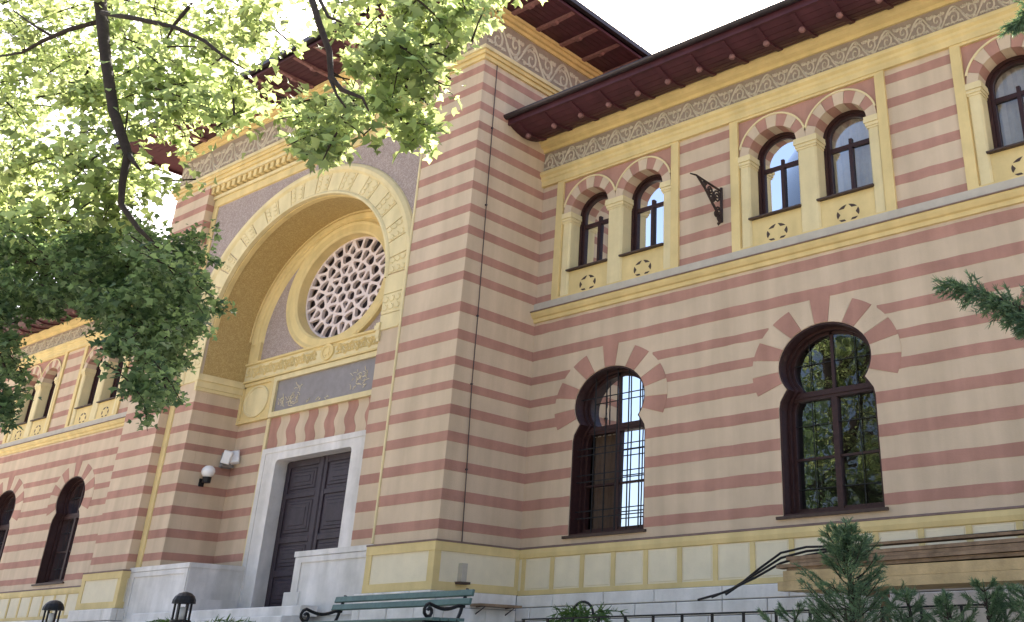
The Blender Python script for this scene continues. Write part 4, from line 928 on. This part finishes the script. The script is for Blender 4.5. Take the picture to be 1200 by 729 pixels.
# --- the big broadleaf tree: trunk left of the view, boughs reaching over the forecourt
def depthY(u): return -10.5+0.9*min(max((u+50)/650, 0), 1)
trunk = np.array([0.6, -11.6, -1.7])
T = empty('broadleaf_tree', tuple(trunk), 'large broadleaf tree with sunlit boughs hanging over the forecourt', 'tree')
tb = MB(); top = np.array([-3.0, -10.2, 9.5])
tp = [trunk+(0, 0, -0.4), trunk+(0, 0, 0.3), np.array([0.5, -11.6, 1.5]), np.array([0.3, -11.5, 3.6]), np.array([0.2, -11.3, 6.5]), np.array([0.0, -11.1, 9.5])]
tb.tube(tp, [0.5, 0.36, 0.30, 0.26, 0.20, 0.08], 10); tb.build('trunk', 'bark', T, True)
REG = [  # (polygon in photo pixels, clumps, leaves per clump, radius m, leaf size m)
 ([(-40,-30),(325,-30),(315,30),(318,70),(322,105),(305,140),(250,150),(215,160),(182,150),(168,225),(120,262),(60,285),(-40,300)], 158, 74, 0.34, 0.088),
 ([(410,-30),(610,-30),(590,5),(550,32),(515,70),(508,140),(490,160),(468,150),(440,120),(415,100),(412,50)], 80, 40, 0.18, 0.088),
 ([(330,118),(400,105),(430,130),(395,178),(350,165)], 34, 34, 0.17, 0.084),
 ([(345,-10),(400,-10),(410,40),(385,30)], 4, 20, 0.2, 0.084),
 ([(-30,250),(60,268),(120,262),(165,285),(205,270),(250,288),(245,312),(215,340),(235,375),(215,400),(150,388),(100,360),(40,360),(-30,378)], 150, 165, 0.25, 0.056),
 ([(140,385),(228,400),(218,440),(192,468),(166,486),(150,440)], 34, 70, 0.16, 0.052),
 ([(-30,375),(22,380),(30,465),(-20,495)], 34, 90, 0.19, 0.054),
]
def rand_in(poly):
    xs_, ys_ = [p[0] for p in poly], [p[1] for p in poly]
    while True:
        q = (random.uniform(min(xs_), max(xs_)), random.uniform(min(ys_), max(ys_)))
        if inside(q, poly): return q
clumps = []; leaves = []; BL = []
sizes = []
for poly, nc, nl, rad, lsz in REG[:4]:
    for _ in range(nc):
        u, v = rand_in(poly); c = atY(u, v, depthY(u)+random.uniform(-0.75, 0.6)); clumps.append((c, rad))
        n = int(nl*random.uniform(0.5, 1.5))
        dv = rng.normal(size=3)*np.array([1, 1, 0.5])+np.array([0.25, -0.1, -0.25]); dv /= np.linalg.norm(dv); Lb = rad*random.uniform(1.2, 2.6)
        curve = lambda t: c+np.outer(t-0.5, dv)*Lb+np.outer(t*t, (0, 0, -0.30*Lb))
        BL.append(curve(np.linspace(0, 0.95, 5)))
        t_ = rng.random(n); leaves.append(curve(t_)+rng.normal(size=(n, 3))*(rad*(0.40-0.18*t_))[:, None]*np.array([1, 1, 0.7])); sizes.append(np.full(n, lsz))
leaves = np.concatenate(leaves)
crown = leaf_mesh('crown', leaves, np.concatenate(sizes), 'leaf', T)
# limbs: the visible bough first, then feeders
bb = MB()
def pxpath(L, dy): return [atY(u, v, depthY(u)+dy) for u, v in L]
vis = [
 ([(112,-60),(118,8),(124,70),(133,130),(150,180),(143,215),(142,240),(162,268),(185,290)], [0.13,0.11,0.095,0.085,0.07,0.055,0.045,0.035,0.02], 0.1),
 ([(118,25),(80,35),(50,48),(25,62),(0,66)], [0.05,0.045,0.04,0.03,0.02], 0.1),
 ([(60,42),(40,30),(15,12)], [0.03,0.025,0.015], 0.1),
 ([(120,15),(160,22),(205,32),(240,48),(262,66),(285,80)], [0.05,0.045,0.04,0.03,0.022,0.012], 0.0),
 ([(262,66),(248,76)], [0.02,0.01], 0.0),
 ([(196,45),(205,28),(222,8)], [0.015,0.03,0.035], 0.0),
 ([(150,180),(158,192),(165,200)], [0.05,0.03,0.015], 0.1),
 ([(360,-20),(375,30),(386,60),(388,90),(400,105),(425,115),(432,130)], [0.05,0.045,0.04,0.036,0.03,0.02,0.01], -0.3),
 ([(386,90),(395,112),(405,126)], [0.025,0.018,0.01], -0.3),
 ([(370,-10),(385,20),(400,26)], [0.03,0.022,0.012], -0.3),
]
for L, rr_, dy in vis: MB().tube(pxpath(L, dy-0.75), [0.52*r for r in rr_], 7).build('branch', 'bark', T, True)
def bough(a, b_, r0, r1, lift=0.6, n_=7, own=True):
    a, b_ = np.array(a), np.array(b_); pts = []
    for i in range(n_):
        s = i/(n_-1); p = a+(b_-a)*s; p = p+np.array([0, 0, lift*math.sin(math.pi*s)])+rng.normal(size=3)*0.06*(0 < i < n_-1); pts.append(p)
    (MB() if own else bb).tube(pts, [r0+(r1-r0)*i/(n_-1) for i in range(n_)], 6).build('branch', 'bark', T, True) if own else bb.tube(pts, [r0+(r1-r0)*i/(n_-1) for i in range(n_)], 5)
bough(tp[3], pxpath([(112,-60)], -0.65)[0], 0.15, 0.08, 2.6); bough(tp[4], pxpath([(360,-20)], -1.05)[0], 0.12, 0.035, 2.0, 10); bough(tp[4], pxpath([(560,-60)], -0.2)[0], 0.12, 0.02, 2.6, 12)
for pts_ in BL: bb.tube(pts_, [0.009, 0.008, 0.006, 0.005, 0.003], 4, False)
for c, rad in clumps[::6]:
    d = np.array([random.uniform(-.5, .1), random.uniform(-.3, .3), random.uniform(.1, .5)]); bough(c+d*1.1, c+rng.normal(size=3)*0.1, 0.012, 0.004, 0.05, 4, False)
tag(bb.build('twigs', 'bark', T, True), kind='stuff'); adopt(T)

# --- lower foliage with shade put into finer leaves' colour; added trunk left of view
T = empty('shaded_foliage', (2.6, -11.3, -1.45), 'shade-darkened fine-leaved bough hanging below the sunlit leaves', 'tree')
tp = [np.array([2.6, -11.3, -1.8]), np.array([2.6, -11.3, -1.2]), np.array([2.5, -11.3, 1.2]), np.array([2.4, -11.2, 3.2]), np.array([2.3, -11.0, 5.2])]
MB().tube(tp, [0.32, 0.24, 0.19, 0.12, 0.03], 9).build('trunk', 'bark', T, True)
leaves = []; BL = []; sizes = []; bb = MB()
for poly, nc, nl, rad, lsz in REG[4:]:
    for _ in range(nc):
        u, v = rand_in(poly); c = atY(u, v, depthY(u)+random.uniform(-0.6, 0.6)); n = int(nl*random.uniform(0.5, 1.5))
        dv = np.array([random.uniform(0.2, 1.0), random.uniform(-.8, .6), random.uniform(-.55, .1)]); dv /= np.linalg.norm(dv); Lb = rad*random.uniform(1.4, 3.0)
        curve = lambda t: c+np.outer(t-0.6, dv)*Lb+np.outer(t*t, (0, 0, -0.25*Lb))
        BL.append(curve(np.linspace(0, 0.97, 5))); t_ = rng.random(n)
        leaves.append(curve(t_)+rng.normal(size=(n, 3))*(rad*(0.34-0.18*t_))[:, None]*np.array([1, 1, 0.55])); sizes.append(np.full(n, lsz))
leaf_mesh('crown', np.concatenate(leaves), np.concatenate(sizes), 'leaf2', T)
Hb = lambda u, v: pxpath([(u, v)], -0.1)[0]
bough(tp[3], Hb(-40, 320), 0.10, 0.06, 0.3); bough(Hb(-40, 320), Hb(110, 318), 0.06, 0.03, 0.15); bough(Hb(110, 318), Hb(225, 318), 0.03, 0.01, 0.08)
bough(Hb(90, 318), Hb(175, 420), 0.02, 0.006, 0.05); bough(Hb(-30, 325), Hb(10, 440), 0.03, 0.008, 0.05)
for pts_ in BL: bb.tube(pts_, [0.007, 0.006, 0.005, 0.004, 0.002], 4, False)
tag(bb.build('twigs', 'bark', T, True), kind='stuff'); adopt(T)

# --- conifers
NEED = np.array([(-0.5, 0, 0), (0.5, 0, 0), (0.12, 1, 0.0), (-0.12, 1, 0.0)]); NEED_F = [(0, 1, 2, 3)]
def spray(path_pts, n, ln, wd, spread=0.9):
    """needle-like scales along a path: returns centres and frames"""
    P = [np.array(p) for p in path_pts]; C, F = [], []
    for _ in range(n):
        i = random.randrange(len(P)-1); s = random.random(); p = P[i]+(P[i+1]-P[i])*s; d = P[i+1]-P[i]; d = d/(np.linalg.norm(d)+1e-9)
        t = d+rng.normal(size=3)*spread*0.6; t /= np.linalg.norm(t); a = rng.normal(size=3); a -= t*a.dot(t); a /= np.linalg.norm(a)
        C.append(p); F.append(np.stack([a*wd, t*ln, np.cross(a, t)*ln]))
    return C, F
def feathery(name, base, h, w, label, group, nb=46, seed=0):
    """young feathery cypress: upswept flat sprays, brown inner twigs"""
    random.seed(seed); base = np.array(base)
    t = empty(name, tuple(base), label, 'shrub', group)
    lead = [base, base+(0.02, 0, h*0.5), base+(0.0, 0.01, h)]
    q = MB(); q.tube(lead, [0.03, 0.016, 0.003], 6); q.build('stem', 'bark', t)
    C, F = spray(lead[1:], 110, 0.045, 0.005, 0.7); tw = MB()
    for k in range(nb):
        s = random.uniform(0.04, 0.92); a = random.uniform(0, 2*math.pi); L = w*(1.08-s)**0.75*random.uniform(0.55, 1.25)
        p0 = base+np.array([0, 0, h*s]); dirn = np.array([math.cos(a), math.sin(a), 0]); up = random.uniform(0.5, 1.0)
        P = [p0+dirn*L*x+np.array([0, 0, L*up*x**1.5]) for x in (0, 0.3, 0.6, 0.85, 1.0)]
        tw.tube(P, [0.006, 0.005, 0.004, 0.003, 0.002], 4, False)
        c, f = spray(P[1:], 40, 0.04, 0.0045, 0.6); C += c; F += f
        side = np.cross(dirn, (0, 0, 1)); side = side+np.array([0, 0, random.uniform(-.5, .5)])
        for j in range(12):
            x = random.uniform(0.2, 1.0); i = min(int(x*4), 3); pp = P[i]+(P[i+1]-P[i])*(x*4-i); sg = 1 if j % 2 else -1
            e = dirn*0.75+side*sg*0.7+np.array([0, 0, up*0.7])+rng.normal(size=3)*0.15; e /= np.linalg.norm(e); l2 = L*0.42*(1.15-x)+0.03
            c, f = spray([pp, pp+e*l2], 20, 0.032, 0.0045, 0.65); C += c; F += f
    tw.build('twigs', 'bark', t)
    C = np.array(C); F = np.array(F); leaf_mesh('foliage', C, 1.0, 'needle', t, NEED, NEED_F, F); adopt(t)
cy = -6.0
for i, (u, v, Y, w, lab) in enumerate((
    (990, 612, -6.9, 0.40, 'tallest feathery conifer seedling in front of the timber stack'),
    (1062, 692, -7.0, 0.20, 'short bushy conifer beside the tallest seedling'),
    (1108, 696, -7.0, 0.18, 'short sparse conifer with open tips below the planks'),
    (1152, 686, -7.0, 0.24, 'low dense conifer with arching tips below the planks'),
    (1200, 690, -7.0, 0.26, 'broad low conifer at the far end of the conifer row'),
    (930, 718, -6.9, 0.28, 'lowest spreading conifer next to the tallest seedling'))):
    c = atY(u, v, Y); feathery('conifer_shrub', (c[0], Y, GZ), c[2]-GZ, w, lab, 'young conifers before the timber stack', 95 if i == 0 else 18, 11+i)
# --- conifer tree standing right of the view; its drooping boughs enter the picture
random.seed(5)
tx, ty_ = float(atY(1330, 600, -6.3)[0]), -6.3
T2 = empty('conifer_tree', (tx, ty_, GZ), 'dark conifer whose drooping bough reaches across the striped wall', 'tree')
q = MB(); q.tube([(tx, ty_, GZ-0.3), (tx, ty_, 3), (tx+0.05, ty_, 7), (tx, ty_, 10)], [0.24, 0.18, 0.10, 0.02], 9); q.build('trunk', 'bark', T2, True)
BR = []
p = [np.array((tx, ty_, 2.7)), np.array(atY(1275, 385, -6.5))]+[atY(u, v, -6.6) for u, v in ((1240, 376), (1190, 358), (1150, 342), (1112, 332))]; BR.append((p, 0.42))
p = [np.array((tx, ty_, 2.4)), np.array(atY(1280, 400, -6.5))]+[atY(u, v, -6.6) for u, v in ((1250, 395), (1215, 382), (1180, 362))]; BR.append((p, 0.36))
p = [np.array((tx, ty_, 5.0)), np.array(atY(1280, -40, -6.5))]+[atY(u, v, -6.6) for u, v in ((1240, -15), (1210, 10), (1188, 28))]; BR.append((p, 0.36))
for k in range(26):
    z = 2.2+k*0.3; a = R(random.uniform(-60, 75)); L = 1.9*(1.1-z/11); e = np.array([math.cos(a), math.sin(a)*0.8, -0.15]); BR.append(([np.array((tx, ty_, z)), np.array((tx, ty_, z))+e*L*0.5+(0, 0, 0.1), np.array((tx, ty_, z))+e*L], 0.3))
for pts, sp in BR:
    q = MB(); q.tube(pts, [0.035*(1-0.8*i/(len(pts)-1)) for i in range(len(pts))], 6); br = q.build('bough', 'bark', T2)
    C, F = [], []
    for j in range(120 if len(pts) > 3 else 22):
        i = random.randrange(1 if len(pts) > 3 else 0, len(pts)-1); s = random.random(); pp = pts[i]+(pts[i+1]-pts[i])*s; d = pts[i+1]-pts[i]; d = d/np.linalg.norm(d)
        e = d*0.8+rng.normal(size=3)*0.45+np.array([0, 0, -0.35]); e /= np.linalg.norm(e); end = 1-(i+s)/(len(pts)-1)*0.6
        c, f = spray([pp, pp+e*sp*end*random.uniform(.5, 1)], 60, 0.05, 0.010, 0.9); C += c; F += f
    c, f = spray(pts[-2:], 70, 0.05, 0.010, 0.7); C += c; F += f
    br2 = leaf_mesh('needles', np.array(C), 1.0, 'needle', br, NEED, NEED_F, np.array(F))
adopt(T2)
# --- potted fern in an iron ring, and small garden plants
def fern(name, base, h, n, label, pot):
    base = np.array(base); t = empty(name, tuple(base), label, 'plant')
    C, F = [], []; q = MB()
    for k in range(n):
        a = random.uniform(0, 2*math.pi); L = h*random.uniform(.7, 1.1); e = np.array([math.cos(a), math.sin(a), 0]); p0 = base+(0, 0, h*0.5 if pot else 0)
        pts = [p0, p0+e*L*0.35+(0, 0, L*0.55), p0+e*L*0.75+(0, 0, L*0.55), p0+e*L*0.95+(0, 0, L*0.30)]; q.tube(pts, [0.006, 0.005, 0.004, 0.002], 4, False)
        c, f = spray(pts, 60, 0.10, 0.018, 1.3); C += c; F += f
    q.build('stems', 'fern', t); leaf_mesh('fronds', np.array(C), 1.0, 'fern', t, NEED, NEED_F, np.array(F))
    if pot:
        q = MB(); q.lathe([(0.0, 0.0), (0.12, 0.0), (0.17, h*0.5), (0.19, h*0.5), (0.19, h*0.56), (0.15, h*0.56), (0.14, h*0.48), (0, h*0.48)], tuple(base), 16); q.build('pot', 'terracotta', t)
    adopt(t)
random.seed(9)
c = atY(690, 716, -4.2); fern('potted_fern', (c[0], -4.2, GZ), 0.50, 16, 'arching green potted fern against the limestone base', True)
c = atY(243, 712, -5.0); fern('garden_fern', (c[0], -5.0, GZ), 0.95, 22, 'leafy green fern beside the post lantern near the stair', False)
c = atY(520, 726, -5.3); fern('garden_fern', (c[0], -5.9, GZ), 0.42, 14, 'small green fern in front of the park bench', False)
# scroll ring over the fern pot
c = atY(674, 716, -4.3); t = empty('iron_plant_hoop', (c[0], -4.3, GZ), 'curled black iron hoop standing beside the potted fern', 'plant hoop')
q = MB(); q.tube([(c[0], -4.3, GZ), (c[0]-0.05, -4.3, c[2]-0.1)]+[(c[0]+0.12-0.17*math.cos(R(a)), -4.3, c[2]-0.05+0.15*math.sin(R(a))) for a in range(0, 200, 20)], 0.016, 6); q.build('hoop', 'iron', t); adopt(t)
# --- trees behind the viewer: seen only mirrored in the window panes
for i, (x, y, h, r) in enumerate(((1.5, -27, 12, 4.2), (-3.5, -31, 13, 4.4), (-9, -31, 15, 4.8), (-13, -33, 14, 4.4), (5.5, -25, 11, 3.8), (9.5, -32, 13, 4.5), (20, -30, 12, 4.2))):
    t = empty('park_tree', (x, y, -2.0), 'full leafy park tree across the path from the hall', 'tree', 'park trees opposite the hall')
    q = MB(); q.tube([(x, y, -2.3), (x+.1, y, h*0.35), (x, y+.1, h*0.75)], [0.35, 0.25, 0.06], 8)
    for k in range(9):
        a = k*0.7; q.tube([(x, y, h*(0.25+0.05*k)), (x+math.cos(a)*r*0.5, y+math.sin(a)*r*0.5, h*(0.33+0.05*k)), (x+math.cos(a)*r*0.85, y+math.sin(a)*r*0.85, h*(0.40+0.05*k))], [0.1, 0.06, 0.02], 5)
    q.build('trunk', 'bark', t)
    cc = []
    for k in range(70):
        d = rng.normal(size=3); d /= np.linalg.norm(d); d *= random.uniform(.4, 1)**0.5; c = np.array((x, y, h*0.62))+d*np.array((r, r, h*0.36)); cc.append(c+rng.normal(size=(60, 3))*0.5)
    leaf_mesh('crown', np.concatenate(cc), 0.26, 'leaf2', t); adopt(t)
